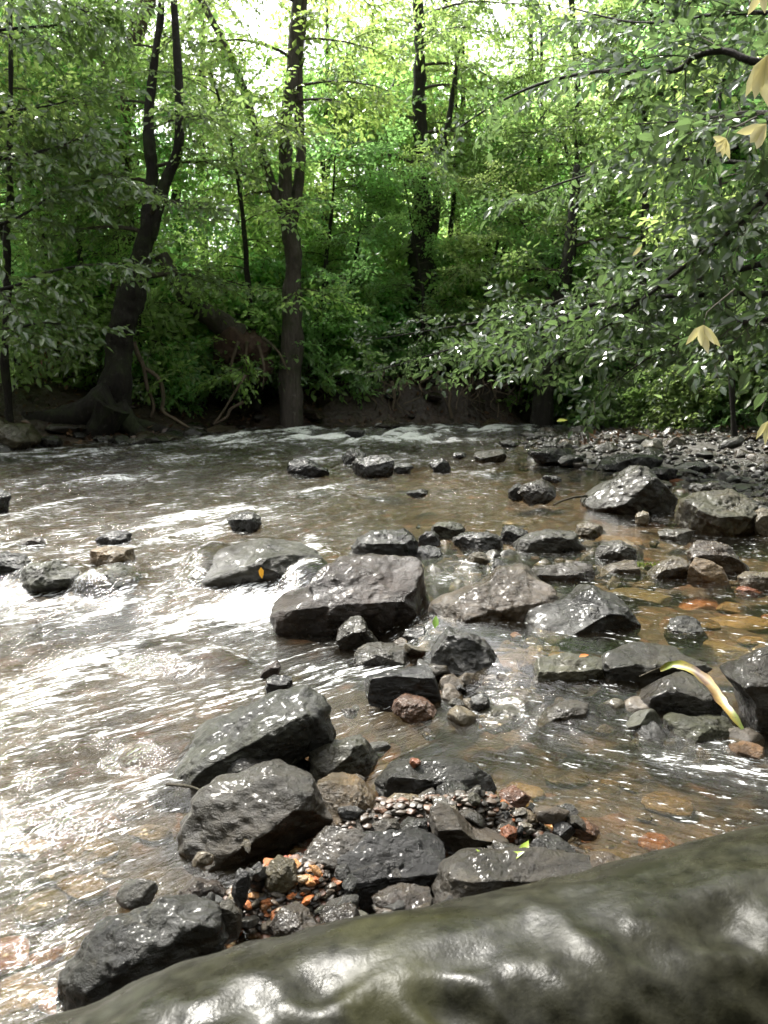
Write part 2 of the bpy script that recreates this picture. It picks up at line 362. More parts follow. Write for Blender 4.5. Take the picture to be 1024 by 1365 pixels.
# the big stones of the weir
rock('largest flat-topped dark brown slab beside the white cascade', [(360,809),(368,802),(416,784),(424,766),(441,756),(482,745),(518,750),(556,748),(568,757),(576,781),(584,802),(584,845),(543,855),(497,845),(452,842),(424,842),(370,834),(363,822)], (.075,.055,.042,.05), .0, .30, (((-.08,-.5,.86),.50),((.1,-1,-.3),.50)))
rock('dark humped rock directly behind the big brown slab', [(477,718),(497,709),(543,705),(561,718),(568,741),(523,752),(462,748)], DK, .07)
rock('small dark stone between the humped rock and the pale ones', (556,707,592,732), DK, .08)
rock('low black stone at the right corner of the brown slab', (552,727,592,753), BLK, .07)
rock('small pointed mossy rock leaning against the front of the brown slab', [(444,850),(467,822),(480,821),(492,838),(508,862),(480,868),(455,868)], (.06,.06,.05,.7), .0)
rock('dark brick-shaped rock with a straight flat front face', [(483,906),(487,902),(573,888),(584,897),(590,910),(590,934),(540,942),(484,943)], (.03,.028,.025,0), .0, .07, (((.15,-.2,.97),.80),((-.1,-1,0),.45)), k=1, amt=.5)
rock('pinkish brown wedge lying below the brick-shaped rock', (522,928,582,960), PINK, .0)
rock('broad shiny wet stone just under the water below the brown slab', (455,862,556,892), GR, .0)
rock('small dark pebble-like rock under the right end of the brown slab', (535,836,576,864), DK, .0)
rock('reddish thin wedge sticking out of the rapid', [(345,905),(352,893),(372,880),(376,888),(368,902)], (.09,.045,.035,0), -.0, k=2)
rock('small black rock above the mossy boulder in the rapid', (350,898,393,930), BLK, 0)
rock('low dark rock with a wet flat top behind the grey slab', (603,706,680,737), DK, .08)
rock('rounded mossy stone at the upstream edge of the weir', (574,695,622,717), MO, .09)
rock('dark flat stone at the head of the wet sheet', (660,702,708,726), DK, .09)
rock('wide grey slab with a thin sheet of water running over it', (683,709,778,742), GR, .08)
rock('little yellowish mossy stone in the middle of the weir', (621,733,656,762), (.15,.13,.07,.6), .06)
rock('small dark triangular stone behind the pale grey slab', [(650,768),(662,744),(675,750),(676,770)], DK, .06)
rock('large pale grey slab with a dark undercut front', [(585,806),(611,792),(672,757),(702,757),(735,776),(742,795),(716,830),(697,854),(660,862),(631,852),(585,842)], (.12,.118,.108,.1), .02, .26, (((-.1,-.55,.83),.44),((.05,-1,-.25),.5)))
rock('brown squarish block behind the pale grey slab', [(705,765),(713,757),(733,751),(771,747),(788,753),(793,790),(760,791),(728,785)], BR, .05)
rock('big dark rock with shiny striped top right of the grey slab', [(702,845),(712,812),(738,806),(788,786),(815,789),(838,801),(853,835),(848,854),(790,868),(740,868),(704,862)], DG, .04, .22, (((-.2,-.45,.87),.62),((.35,-1,-.2),.55)))
rock('low shiny black stone at the foot of the striped rock', (785,838,858,868), BLK, .04)
rock('dark speckled pyramid-shaped rock in front of the grey slab', [(573,872),(598,840),(623,847),(659,863),(671,896),(644,907),(588,909)], (.07,.07,.068,0), .0, .13, (((.1,-.8,.6),.6),))
rock('small bright wet stone wedged between larger rocks', (665,852,690,878), PALE, .0)
rock('tiny orange-brown stone on the wedged bright stone', (679,843,697,855), ORG, .05)
rock('pale green mossy block standing at the lip of the pool', [(712,885),(733,878),(804,879),(812,888),(800,920),(768,933),(722,928),(712,908)], (.17,.165,.11,.75), .0, .10, BLOCK, k=3)
rock('pale shelf of stone left of the mossy block', (688,862,734,906), (.20,.19,.14,.4), .0)
rock('brown wedge in front of the pale shelf', (656,897,712,927), BR, .0)
rock('long flat grey stone pointing right below the mossy block', [(712,968),(740,945),(775,936),(786,942),(770,962),(735,973)], GR, -.01)
rock('small dark triangular stone amid the bubbling water', (624,926,654,951), DK, .0)
rock('olive flat stone awash near the small triangular stone', (628,944,700,970), OLV, -.02)
rock('broad flat ledge with dark front beside the mossy block', [(798,890),(805,870),(870,868),(930,874),(950,886),(915,896),(860,930),(797,934)], (.07,.068,.055,.2), .01, .14, (((0,-.12,.99),.70),((0,-1,0),.5)), k=2)
LEAFROCK = rock('rounded dark boulder carrying the long yellow leaf', [(842,934),(853,908),(883,898),(916,901),(942,913),(960,934),(961,958),(891,960),(848,950)], (.075,.07,.052,.35), .0, .13, RND, k=4, amt=.6)
rock('angular grey rock cut off by the right edge of the picture', [(967,900),(1008,873),(1045,870),(1060,985),(1012,980),(990,928)], (.085,.082,.075,.1), .0, .12)
rock('flat mossy rock awash below the leaf boulder', (883,957,994,998), MO, -.01)
rock('grey rock with a wet face beside the green tuft', (785,721,850,756), GR, .07)
rock('light wedge of stone with pale edges at the pool', [(800,770),(812,756),(845,747),(853,755),(852,773)], (.16,.155,.14,0), .07)
rock('brownish leaning stone on the left of the trio in the pool', [(860,776),(875,757),(900,742),(916,746),(920,777),(890,780)], (.14,.12,.085,.2), .07, .08, k=2)
rock('smooth light tan stone in the front of the trio', [(914,750),(925,741),(960,755),(974,777),(965,784),(918,778)], (.30,.26,.19,0), .07, .06, (((.1,-.8,.6),.6),), k=2, amt=.6)
rock('grey pointed stone at the back of the trio in the pool', [(905,745),(935,724),(952,722),(970,735),(1000,757),(1000,769),(965,770)], (.13,.125,.115,0), .08, .10, k=3)
rock('pale stone by the right edge above an orange one', (988,762,1040,791), PALE, .08)
rock('small flat orange stone beneath the pale edge stone', (980,783,1018,797), ORG, .08)
rock('rippled wet hump breaking the surface of the calm pool', (886,824,942,860), DG, .055)
rock('small low grey stone under the mossy boulder', (879,705,927,723), GR, .09)
rock('yellowish mossy boulder near the right edge', [(907,686),(912,668),(932,658),(969,658),(996,664),(1006,684),(1006,710),(935,713),(908,700)], (.13,.125,.08,.8), .1, .25, NOF)
rock('big dark boulder with a pale peak on the right shore', [(781,668),(824,637),(848,622),(861,624),(872,637),(898,658),(908,676),(902,684),(821,686),(784,684)], (.065,.06,.05,.35), .1, .32, (((-.5,-.5,.7),.66),((.2,-1,.1),.6)))
rock('pale round stone cut by the edge right of the mossy boulder', (1003,677,1046,714), PALE, .1)
rock('grey flat-topped stone behind the mossy boulder', (925,642,982,664), GR, .12)
rock('long low black rock at the tip of the gravel bar', (697,596,768,619), BLK, .11)
rock('dark stone beside the long black rock', (744,606,784,622), DK, .11)
rock('very long low dark rock lining the gravel bar', (788,606,902,629), BLK, .11)
rock('black stone right above the big shore boulder', (866,622,902,639), BLK, .12)
rock('left dark stone of the pair in mid-stream right', (676,642,708,669), DK, .1)
rock('right brown stone of the pair in mid-stream right', (688,638,749,672), (.085,.07,.055,.1), .1)
rock('thin black stone behind the mid-stream pair', (722,633,750,644), BLK, .1)
rock('pale wet stone just breaking the brown pool', (768,697,808,717), PALE, .095)
rock('small white wet stone under the big shore boulder', (845,680,865,701), PALE, .1)
rock('dark rounded rock standing tallest in the far white water', (454,596,491,623), DK, .1, k=6)
rock('broad brown-black rock in front of the tall far one', (467,607,533,639), (.05,.042,.036,.05), .1)
rock('low dark rock at the right of the far rock cluster', (516,616,552,631), DK, .1)
rock('lone dark rock in the far water with a pointed top', (571,612,601,631), DK, .1)
rock('wide low black rock left of the far cluster', [(380,630),(388,612),(405,611),(418,618),(438,626),(438,634),(400,637)], BLK, .1)
rock('small rock against the white water near the far bank', (460,570,489,584), DK, .11)
rock('tiny dark stone in the far riffle', (603,602,623,612), DK, .1)
rock('flat dark stone close to the bar in the far riffle', (662,587,692,596), DK, .11)
rock('pale wet rock awash by the tip of the bar', (630,599,678,617), GR, .1)
rock('thin dark stone alone in the smooth mid-stream water', (538,652,576,664), DK, .1)
# left rapid
rock('dark rock cut off by the left edge in the rapid', (-35,738,44,774), DK, .06)
rock('mossy rock awash beside the left edge rock', (28,750,106,792), MO, .03, .15, RND)
rock('mossy rock under a veil of falling water at left', (98,754,190,794), MO, .03, .17, RND)
rock('tan stone standing behind the veiled mossy rock', (115,729,180,758), TAN, .08)
rock('thin dark stone above the tan stone in the rapid', (128,709,180,731), BLK, .09)
rock('small brown stone at far left of the rapid', (26,717,62,733), BR, .09)
rock('black rock corner at the left edge of the still water', (-25,652,13,685), BLK, .1)
rock('broad mossy boulder under the main cascade of water', [(248,774),(262,752),(300,732),(345,721),(400,724),(440,742),(452,764),(430,784),(300,784)], (.05,.038,.014,.5), .03, .26, RND, amt=.6)
rock('dark rock breaking the water above the cascade boulder', (298,682,352,711), DK, .09)
# near group
rock('large moss-spotted dark boulder at the edge of the rapid', [(211,1045),(241,1007),(290,968),(353,933),(402,925),(427,944),(445,979),(438,996),(375,1012),(318,1032),(290,1056),(225,1052)], (.05,.052,.042,.55), -.01, .20, (((-.25,-.45,.85),.66),((.3,-1,-.1),.55)))
rock('grey triangular rock wedged behind the biggest near boulder', [(285,1050),(320,998),(345,1001),(380,1028),(367,1046),(300,1056)], DG, .0)
rock('biggest near boulder with a pale speckled top and dark overhang', [(245,1130),(252,1086),(287,1053),(331,1034),(353,1031),(397,1045),(413,1053),(438,1102),(413,1138),(353,1158),(290,1156),(257,1147)], (.095,.096,.09,.1), -.02, .15, (((-.28,-.62,.74),.60),((.5,-.9,-.35),.5)))
rock('mossy grey rock with a black notch beside the spotted boulder', [(405,1038),(411,1001),(446,987),(482,990),(496,1009),(511,1025),(490,1042),(441,1045)], (.085,.085,.07,.4), -.0, .10, (((-.3,-.5,.8),.62),((.5,-.9,0),.5)))
rock('pale rounded stone with a red seam across its top', [(416,1078),(419,1050),(441,1038),(477,1042),(496,1061),(508,1088),(498,1110),(460,1110),(430,1097)], (.20,.175,.145,0), .0, .07, (((-.1,-.7,.7),.7),), k=3, amt=.7)
rock('long dark grey rock lying behind the tan stone', [(490,1044),(520,1020),(591,1019),(635,1020),(654,1039),(655,1072),(627,1075),(575,1064),(509,1064)], DG, .0, .09, BLOCK)
rock('squat tan stone in front of the long dark rock', [(509,1077),(523,1061),(572,1069),(570,1088),(537,1100),(515,1096)], (.22,.195,.15,0), .02, .05, k=3)
rock('round charcoal stone beside the squat tan stone', [(572,1071),(591,1050),(619,1049),(627,1069),(611,1083),(578,1080)], DK, .02, .05, RND, k=3)
rock('long brown stone slanting down toward the green sprig', [(567,1090),(580,1076),(602,1083),(630,1108),(673,1119),(677,1129),(632,1140),(619,1137),(578,1110)], (.12,.10,.08,.1), .02, .05, k=2, amt=.7)
rock('small shiny grey stone above the black one', (496,1095,536,1126), GR, .03)
rock('small splintered dark stone next to the shiny grey one', (530,1093,572,1126), DK, .03)
rock('rounded grey stone with a bright wet patch left of the black one', [(405,1145),(415,1120),(450,1110),(480,1112),(492,1125),(472,1162),(440,1176),(415,1164)], (.10,.10,.095,0), .01, .07, NOF, k=3)
rock('black shiny rock with a silvery top in the near cluster', [(445,1148),(471,1130),(515,1124),(575,1127),(593,1138),(577,1182),(537,1195),(487,1198),(463,1182)], (.03,.03,.033,0), .01, .10, (((0,-.55,.83),.52),((0,-1,-.2),.5)))
rock('long grey block of rock right behind the mossy log', [(570,1210),(585,1166),(608,1158),(690,1150),(750,1145),(776,1152),(779,1184),(740,1206),(640,1230),(575,1222)], (.09,.085,.075,.1), .02, .08, BLOCK, k=3)
rock('brown stone between the black shiny rock and the log', (500,1188,578,1236), BR, .02)
rock('dark blocky rock at the lower left with its flat face to the log', [(96,1316),(103,1280),(131,1256),(236,1213),(291,1237),(297,1275),(197,1316),(131,1342),(103,1340)], (.04,.043,.043,.15), -.02, .09, (((-.15,-.35,.92),.66),((.35,-1,.0),.5)), k=3)
rock('speckled silvery stone at the end of the lower left rock', (286,1204,320,1250), GR, .03)
rock('small tan and green stone above the orange pebbles', (352,1148,398,1184), (.16,.14,.08,.5), .04)
rock('narrow black stone standing under the biggest near boulder', (311,1155,333,1202), BLK, .03)
rock('second narrow black splinter under the biggest near boulder', (334,1150,353,1186), BLK, .03, seed=51)
rock('flat brown stone at the edge of the log beside the pebbles', (360,1222,434,1257), BR, .05)
rock('small greyish brown stone below the orange pebbles', (428,1212,482,1250), (.08,.07,.06,0), .05)
rock('little dark brown stone left of the orange pebbles', (240,1175,300,1215), BR, -.02)
rock('dark stone behind the green sprig', (697,1115,768,1152), DK, .02)
rock('low dark stone beside the green sprig', (648,1127,692,1154), DG, .02)
rock('flat brown stone touching the log right of the grey block', (773,1144,840,1173), (.15,.115,.08,0), .0)
rock('smaller brown stone next to the flat one by the log', (834,1142,872,1162), (.14,.11,.075,0), .0)
rock('smooth orange-brown stone at the water edge', (763,1099,799,1118), (.24,.12,.06,0), .0)
rock('pinkish stone at the upper end of the gravel spit', (665,1052,710,1080), PINK, .0)
rock('tan stone on the gravel spit below the pinkish one', (670,1082,722,1110), TAN, .0)
rock('black and white stone on the outer edge of the gravel spit', (740,1075,774,1099), DG, .0)
rock('glossy black stone at the tip of the gravel spit', (733,1098,766,1118), BLK, .0)
rock('bright orange stone on the gravel spit', (664,1101,692,1120), ORG, .02)
rock('orange and white stone in the rapids at the right edge', (970,992,1018,1012), (.32,.2,.12,0), -.0)
rock('tiny orange stone on top of the long dark grey rock', (545,1011,562,1021), ORG, .07)
# far left shore
rock('pale mossy boulder at the far left shore', (-40,562,50,602), (.14,.14,.11,.5), .12)
rock('dark stone between the tree roots at the left shore', (50,580,85,596), DK, .12)
rock('grey stone under the big tree at the waterline', (170,584,196,594), GR, .12)

def blank(prefix, seeds, dims, sub=2, k=9):
    out = []
    for s in seeds:
        V, Fc = blank_rock(s, dims, sub, k); out.append(G().add(V, [(Fc, 0)]).mesh(prefix, [ROCK]))
    return out
R = random.Random(7)
# submerged stones
SUBM = blank('submerged_stone', range(60, 68), (.09, .07, .03), 3, 6)
cols = [(.17,.13,.07,.1), (.21,.15,.085,0), (.27,.12,.055,0), (.13,.11,.07,.3), (.08,.065,.045,.1), (.24,.18,.11,0)]
hero_sub = [(757,1040,64),(755,1060,56),(826,1103,78),(928,1100,70),(700,1000,50),(840,990,60),(900,1030,70),(880,1075,50),(760,985,60),(950,850,90),(900,890,70),(860,790,90),(985,820,80),(940,790,60),(830,720,70),(700,690,60),(960,905,50),(860,1120,40)]
k_ = 0
def sub_stone(px, py, wpx, c):
    global k_
    p = at(px, py, .0 if py > 900 else .06); z = gz(p[0], p[1])
    o = link('submerged_stone', SUBM[k_ % 8], (p[0], p[1], z+.004), None, c); s = wpx/F*np.linalg.norm(p-CAM)/.17
    o.scale = (s, s*R.uniform(.8, 1.1), min(s, 1.2)*R.uniform(.7, 1)); o.rotation_euler = (0, 0, R.uniform(-.5, .5)); k_ += 1
    tag(o, 'smooth brownish stone lying under the shallow clear water', 'stone', 'stones under the shallow water'); return o
for q in hero_sub: sub_stone(*q, R.choice(cols))
for _ in range(70):
    px, py = R.uniform(640, 1040), R.uniform(690, 1140)
    sub_stone(px, py, R.uniform(18, 46), R.choice(cols))
for _ in range(25): sub_stone(R.uniform(0, 290), R.uniform(990, 1300), R.uniform(25, 70), R.choice(cols))
# cobbles on the gravel bar
COB = blank('bank_cobble', range(80, 92), (.10, .085, .055), 3, 10)
bc = [(.022,.020,.018,.2), (.03,.027,.024,.1), (.042,.038,.033,0), (.015,.0145,.0135,.1), (.06,.054,.046,0), (.036,.028,.021,.1)]
n = 0; tries = 0
while n < 296 and tries < 9000:
    tries += 1; px, py = R.uniform(670, 1060), 556+150*R.random()**1.6
    p = at(px, py, .16)
    if sdist(p[None, :2], SHORE_B)[0] < -.12 or p[1] > 15: continue
    d = np.linalg.norm(p-CAM); s = R.choice((.45, .55, .7, .7, .9, 1.1, 1.5))*(.45+.05*d)
    o = link('bank_cobble', COB[n % 12], (p[0], p[1], gz(p[0], p[1])+.012*s), None, R.choice(bc))
    o.scale = (s*R.uniform(.8, 1.3), s, s*R.uniform(.8, 1.3)); o.rotation_euler = (R.uniform(-.3, .3), R.uniform(-.3, .3), R.uniform(0, 6.3))
    tag(o, 'dark wet cobble on the gravel bar at the right shore', 'stone', 'cobbles on the gravel bar'); n += 1
for _ in range(48):                                   # stones along the far waterline and the left shore
    px = R.uniform(-10, 660); y0 = np.interp(px, [0, 60, 190, 262, 330, 430, 560, 705], [598, 592, 588, 579, 573, 569, 566, 565])
    p = at(px, y0-R.uniform(-1, 7), .13); s = R.uniform(.7, 2.0)
    o = link('shore_stone', COB[R.randrange(12)], (p[0], p[1], max(gz(p[0], p[1]), .09)+.02*s), None, R.choice(bc)); o.scale = (s*1.2, s, s*.75); o.rotation_euler = (R.uniform(-.2, .2), 0, R.uniform(0, 6.3))
    tag(o, 'small grey-brown stone along the waterline of the far bank', 'stone', 'stones along the far waterline')
# rubble of the gravel bar, uncountable
g = G(); rg = np.random.default_rng(19); base_b = [blank_rock(s, (.035, .028, .02), 2, 10) for s in range(150, 156)]; n = 0
while n < 4200:
    p = np.array([rg.uniform(1.3, 6.5), rg.uniform(4.6, 14.5)]); q = sdist(p[None], SHORE_B)[0]
    if q < -.1 or q > 3.4 or p[0] > .62*p[1]: n += q < -99; continue
    V, Fc = base_b[rg.integers(6)]; a = rg.uniform(0, 6.3); c, s_ = math.cos(a), math.sin(a); sz = .5+1.3*rg.random()**2
    g.add((V*sz) @ np.array([[c, -s_, 0], [s_, c, 0], [0, 0, 1]])+np.array([p[0], p[1], gz(p[0], p[1])+.006]), [(Fc, 0)]); n += 1
def rubble_material():
    m = M('rubble'); ge = m.n('NewGeometry'); r = ge.outputs['Random Per Island']
    c = m.mix(m.noise(60, 4, .6), m.ramp(r, (0, (.012, .011, .010)), (.5, (.03, .027, .023)), (.8, (.045, .037, .028)), (.95, (.08, .05, .03)), (1, (.11, .10, .085))), (.018, .016, .013))
    return m.end(m.princ(c, .4, None))
tag(link('bar_rubble', g.mesh('bar_rubble', [rubble_material()])), 'small dark wet rubble between the cobbles of the gravel bar', 'gravel', kind='stuff')
# small stones wedged between the larger rocks
SMALL = blank('small_stone', range(140, 150), (.030, .024, .017), 3, 9)
sc_ = [(.03,.026,.022,.1), (.04,.036,.03,.2), (.02,.019,.018,0), (.06,.045,.03,0), (.05,.046,.036,.5), (.075,.062,.045,0), (.085,.08,.07,0)]
def small(px, py, zl, k=1.):
    p = at(px, py, zl); s = R.choice((.5, .7, .9, 1.1, 1.5, 2.0))*k; z = max(gz(p[0], p[1]), zl-.006*s)
    o = link('small_stone', SMALL[R.randrange(10)], (p[0], p[1], z+.006*s), None, R.choice(sc_)); o.scale = (s, s*R.uniform(.8, 1.1), s*R.uniform(.8, 1.3)); o.rotation_euler = (R.uniform(-.5, .5), R.uniform(-.5, .5), R.uniform(0, 6.3))
    tag(o, 'small wet stone wedged among the larger rocks in the stream', 'stone', 'small stones among the rocks')
for cx, cy, sx, sy, n_, zl, k in ((630, 765, 75, 26, 48, .06, 1.5), (600, 860, 60, 22, 34, .01, 1.1), (680, 905, 55, 22, 34, .01, 1.0), (480, 1100, 80, 30, 16, .03, .7), (385, 1190, 60, 28, 14, .06, .45), (650, 1110, 70, 28, 26, .02, .6), (560, 1215, 60, 14, 16, .04, .8), (900, 760, 60, 25, 12, .05, 1.3), (850, 965, 90, 14, 12, -.01, 1.0), (960, 1000, 45, 14, 12, -.01, 1.0), (740, 745, 60, 20, 14, .06, 1.4), (775, 800, 60, 24, 16, .05, 1.5), (560, 770, 60, 30, 16, .05, 1.4), (790, 920, 70, 18, 14, .01, 1.0), (420, 1010, 60, 20, 12, -.01, .9), (540, 940, 60, 20, 12, -.01, 1.0), (280, 1230, 40, 25, 12, .0, .7)):
    for _ in range(n_): small(R.gauss(cx, sx), R.gauss(cy, sy), zl, k)
# pebbles
PEB = blank('pebble', range(100, 106), (.014, .010, .007), 2, 12)
pc = [((.45,.15,.05,0), 'orange'), ((.40,.20,.08,0), 'orange'), ((.30,.09,.06,0), 'red-brown'), ((.12,.10,.08,0), 'grey-brown'), ((.06,.055,.05,0), 'black'), ((.3,.25,.19,0), 'pale')]
def pebble(px, py, wsel=(5, 4, 2, 5, 1, 2)):
    p = at(px, py, .03); z = gz(p[0], p[1]); c, nm = R.choices(pc, wsel)[0]; s = .5+1.1*R.random()**2; c = tuple(q*.85 for q in c[:3])+(0,)
    o = link('pebble', PEB[R.randrange(6)], (p[0], p[1], z+.005), None, c); o.scale = (s, s, s*.9); o.rotation_euler = (R.uniform(-.5, .5), R.uniform(-.5, .5), R.uniform(0, 6.3))
    tag(o, 'tiny %s pebble in the gravel between the near rocks' % nm, 'pebble', '%s pebbles in the near gravel' % nm)
for _ in range(150): pebble(R.gauss(390, 42), R.gauss(1195, 26))
for _ in range(40): pebble(R.gauss(430, 40), R.gauss(1110, 25))
for _ in range(70): pebble(R.gauss(680, 45), R.gauss(1105, 22), (2, 2, 2, 5, 6, 2))
# fine gravel, uncountable
g = G(); rg = np.random.default_rng(9); base_p = [blank_rock(s, (.012, .009+.002*(s % 3), .005+.002*(s % 2)), 2, 12) for s in range(130, 136)]
for cx, cy, sx, sy, n in ((385, 1195, 70, 34, 1500), (650, 1108, 80, 26, 1100), (470, 1090, 80, 40, 700), (560, 1215, 70, 16, 500)):
    for _ in range(n):
        p = at(rg.normal(cx, sx), rg.normal(cy, sy), .02); V, Fc = base_p[rg.integers(6)]; a = rg.uniform(0, 6.3); c, s_ = math.cos(a), math.sin(a)
        sz = .35+.9*rg.random()**2.2; g.add((V*sz) @ np.array([[c, -s_, 0], [s_, c, 0], [0, 0, 1]])+np.array([p[0], p[1], gz(p[0], p[1])+.002]), [(Fc, 0)])
def gravel_material():
    m = M('gravel'); ge = m.n('NewGeometry'); r = ge.outputs['Random Per Island']
    c = m.mix(m.noise(180, 3, .6), m.ramp(r, (0, (.012, .011, .009)), (.3, (.035, .028, .02)), (.55, (.07, .048, .03)), (.72, (.09, .038, .02)), (.88, (.17, .065, .025)), (1, (.11, .09, .065))), (.03, .023, .016))
    return m.end(m.princ(c, .5, None))
tag(link('fine_gravel', g.mesh('fine_gravel', [gravel_material()])), 'wet dark gravel with orange bits filling gaps between near rocks', 'gravel', kind='stuff')

# ---------------------------------------------------------------- water
RES = .012; WX0, WX1, WY0, WY1 = -7.2, 5.2, .7, 17.6
wx, wy = np.arange(WX0, WX1, RES), np.arange(WY0, WY1, RES)
def blur(a, r):
    if r < 1: return a
    for ax in (0, 1):
        for _ in range(2):
            pad = [(0, 0), (0, 0)]; pad[ax] = (r+1, r); c = np.cumsum(np.pad(a, pad, mode='wrap'), axis=ax)
            n = a.shape[ax]; sl1 = [slice(None)]*2; sl2 = [slice(None)]*2
            sl1[ax] = slice(2*r+1, 2*r+1+n); sl2[ax] = slice(0, n); a = (c[tuple(sl1)]-c[tuple(sl2)])/(2*r+1)
    return a
FLOW = [((0, 620), (-.45, -.9), 2.5), ((450, 600), (-.3, -.95), 2.5), ((250, 680), (-.6, -.8), 1.2), ((600, 660), (-.8, -.55), 1.2), ((330, 760), (-.30, -.95), .6), ((120, 760), (-.2, -1), .6),
        ((250, 830), (-.7, -.75), .5), ((60, 900), (-.62, -.8), .5), ((150, 1000), (-.85, -.5), .45), ((60, 1150), (-.92, -.42), .5), ((200, 1220), (-.8, -.6), .35),
        ((450, 900), (-.8, -.6), .35), ((620, 940), (-.9, -.4), .3), ((800, 1040), (.9, -.42), .35), ((950, 1100), (.9, -.42), .35), ((900, 820), (1, -.05), .5), ((960, 720), (1, .0), .6), ((760, 690), (.95, -.3), .5)]
FP = [(at(*p, .06)[:2], np.array(d)/np.hypot(*d), s) for p, d, s in FLOW]
ds = 4                                           # flow field on a coarser grid
fx, fy = np.meshgrid(wx[::ds], wy[::ds]); vx = np.zeros_like(fx); vy = np.zeros_like(fx)
for p, d, s in FP:
    k = np.exp(-((fx-p[0])**2+(fy-p[1])**2)/(2*s*s))+1e-9; vx += k*d[0]; vy += k*d[1]
wob = (Fn(11, .5, dim=2)(np.stack([fx.ravel(), fy.ravel()], 1))*.30).reshape(fx.shape)
ang = np.arctan2(vy, vx)+wob; vx, vy = np.cos(ang), np.sin(ang)
def up(a): 
    b = np.repeat(np.repeat(a, ds, 0), ds, 1)[:len(wy), :len(wx)]; return b
vx, vy = up(vx).astype(np.float32), up(vy).astype(np.float32)
II, JJ = np.meshgrid(np.arange(len(wy)), np.arange(len(wx)), indexing='ij')
def lic(src, steps, st):
    acc = src.copy(); H, W = src.shape
    for sg in (1, -1):
        a, b = II.astype(np.float32), JJ.astype(np.float32)
        for k in range(steps):
            ia, ib = np.clip(a.astype(int), 0, H-1), np.clip(b.astype(int), 0, W-1)
            a = a+sg*st*vy[ia, ib]; b = b+sg*st*vx[ia, ib]
            acc += src[np.clip(a.astype(int), 0, H-1), np.clip(b.astype(int), 0, W-1)]*(1-k/steps)
    acc -= acc.mean(); return acc/acc.std()
rng = np.random.default_rng(5)
wn = rng.normal(size=(len(wy), len(wx))).astype(np.float32)
L_fine = blur(lic(blur(wn, 1), 12, 1.3), 1); L_fine /= L_fine.std()
b3 = blur(wn[::-1], 3); L_mid = lic(b3/b3.std(), 16, 2.2)
b8 = blur(wn[:, ::-1], 8); L_big = lic(b8/b8.std(), 14, 4.0)
iso = blur(rng.normal(size=wn.shape).astype(np.float32), 2); iso /= iso.std()
iso2 = blur(rng.normal(size=wn.shape).astype(np.float32), 6); iso2 /= iso2.std()
def samp(a, x, y):
    fx_ = np.clip((x-WX0)/RES, 0, a.shape[1]-1.001); fy_ = np.clip((y-WY0)/RES, 0, a.shape[0]-1.001)
    i, j = fy_.astype(int), fx_.astype(int); u, v_ = fy_-i, fx_-j
    return a[i, j]*(1-u)*(1-v_)+a[i+1, j]*u*(1-v_)+a[i, j+1]*(1-u)*v_+a[i+1, j+1]*u*v_
def zone(x, y, lst, zl=.06):
    r = np.zeros_like(x)
    for (px, py, rpx, rpy, s) in lst:
        c = at(px, py, zl); rx = rpx/F*np.linalg.norm(c-CAM); ry = abs(at(px, py-rpy, zl)[1]-at(px, py+rpy, zl)[1])/2
        r = np.maximum(r, s*np.exp(-((x-c[0])/rx)**2-((y-c[1])/ry)**2))
    return r
TURB = [(100, 850, 260, 120, .75), (300, 820, 150, 60, .8), (60, 1000, 200, 130, .6), (80, 1170, 260, 190, .36), (250, 720, 300, 60, 1.), (500, 580, 260, 14, 1.0), (100, 640, 300, 50, .8), (400, 660, 300, 50, .7),
        (450, 920, 120, 60, .5), (700, 940, 150, 40, .55), (850, 1060, 250, 110, .42), (960, 990, 80, 40, .7), (620, 780, 70, 40, .6), (740, 735, 60, 18, .6), (480, 590, 330, 22, 1.0)]
FOAM = [(345, 796, 95, 16, 1.5), (200, 802, 150, 30, .72), (90, 870, 230, 80, .38), (250, 880, 170, 70, .42), (20, 940, 120, 70, .42), (100, 740, 130, 35, .55), (425, 748, 45, 34, .8), (265, 740, 40, 34, .6), (240, 720, 80, 30, .6), (40, 790, 90, 20, .75),
        (460, 585, 140, 10, 1.35), (600, 577, 120, 8, 1.45), (330, 595, 160, 8, .95), (560, 592, 90, 5, 1.1), (430, 612, 60, 8, .9), (120, 612, 180, 14, .65), (150, 645, 220, 14, .5), (120, 690, 200, 22, .5), (380, 660, 200, 14, .55), (500, 615, 200, 10, .75), (290, 700, 120, 20, .7), (60, 1030, 180, 60, .38), (100, 1150, 140, 70, .3), (30, 1290, 120, 80, .4), (180, 1080, 60, 30, .4),
        (470, 720, 30, 16, .8), (608, 775, 40, 25, .75), (500, 880, 55, 18, .55), (620, 925, 70, 22, .55), (740, 728, 50, 14, .5), (900, 975, 70, 16, .5), (985, 1000, 50, 25, .55), (640, 640, 60, 10, .35), (230, 1110, 40, 40, .4), (690, 925, 70, 16, .5), (420, 880, 60, 30, .5), (200, 960, 120, 50, .45)]
HUMPS = [((412, 754), 3.78, .20, .42, .150), ((280, 756), 3.80, .14, .30, .16), ((66, 768), 3.62, .17, .16, .128), ((145, 772), 3.55, .20, .18, .125), ((225, 1000), 2.02, .16, .12, .05), ((250, 890), 2.7, .25, .16, .06)]
yr = []; p = .8
while p < 17.5: yr.append(p); p += max(.006, .0046*p)
yr = np.array(yr); ur = np.arange(-.70, .7001, .0021)
YY = np.repeat(yr[:, None], len(ur), 1); XX = ur[None, :]*(YY+.9)*.95
wxs, wys = XX.ravel(), YY.ravel()
T = np.clip(zone(wxs, wys, TURB), 0.07, 1); FO = zone(wxs, wys, FOAM)
base = level(wxs, wys); hump = np.zeros_like(base)
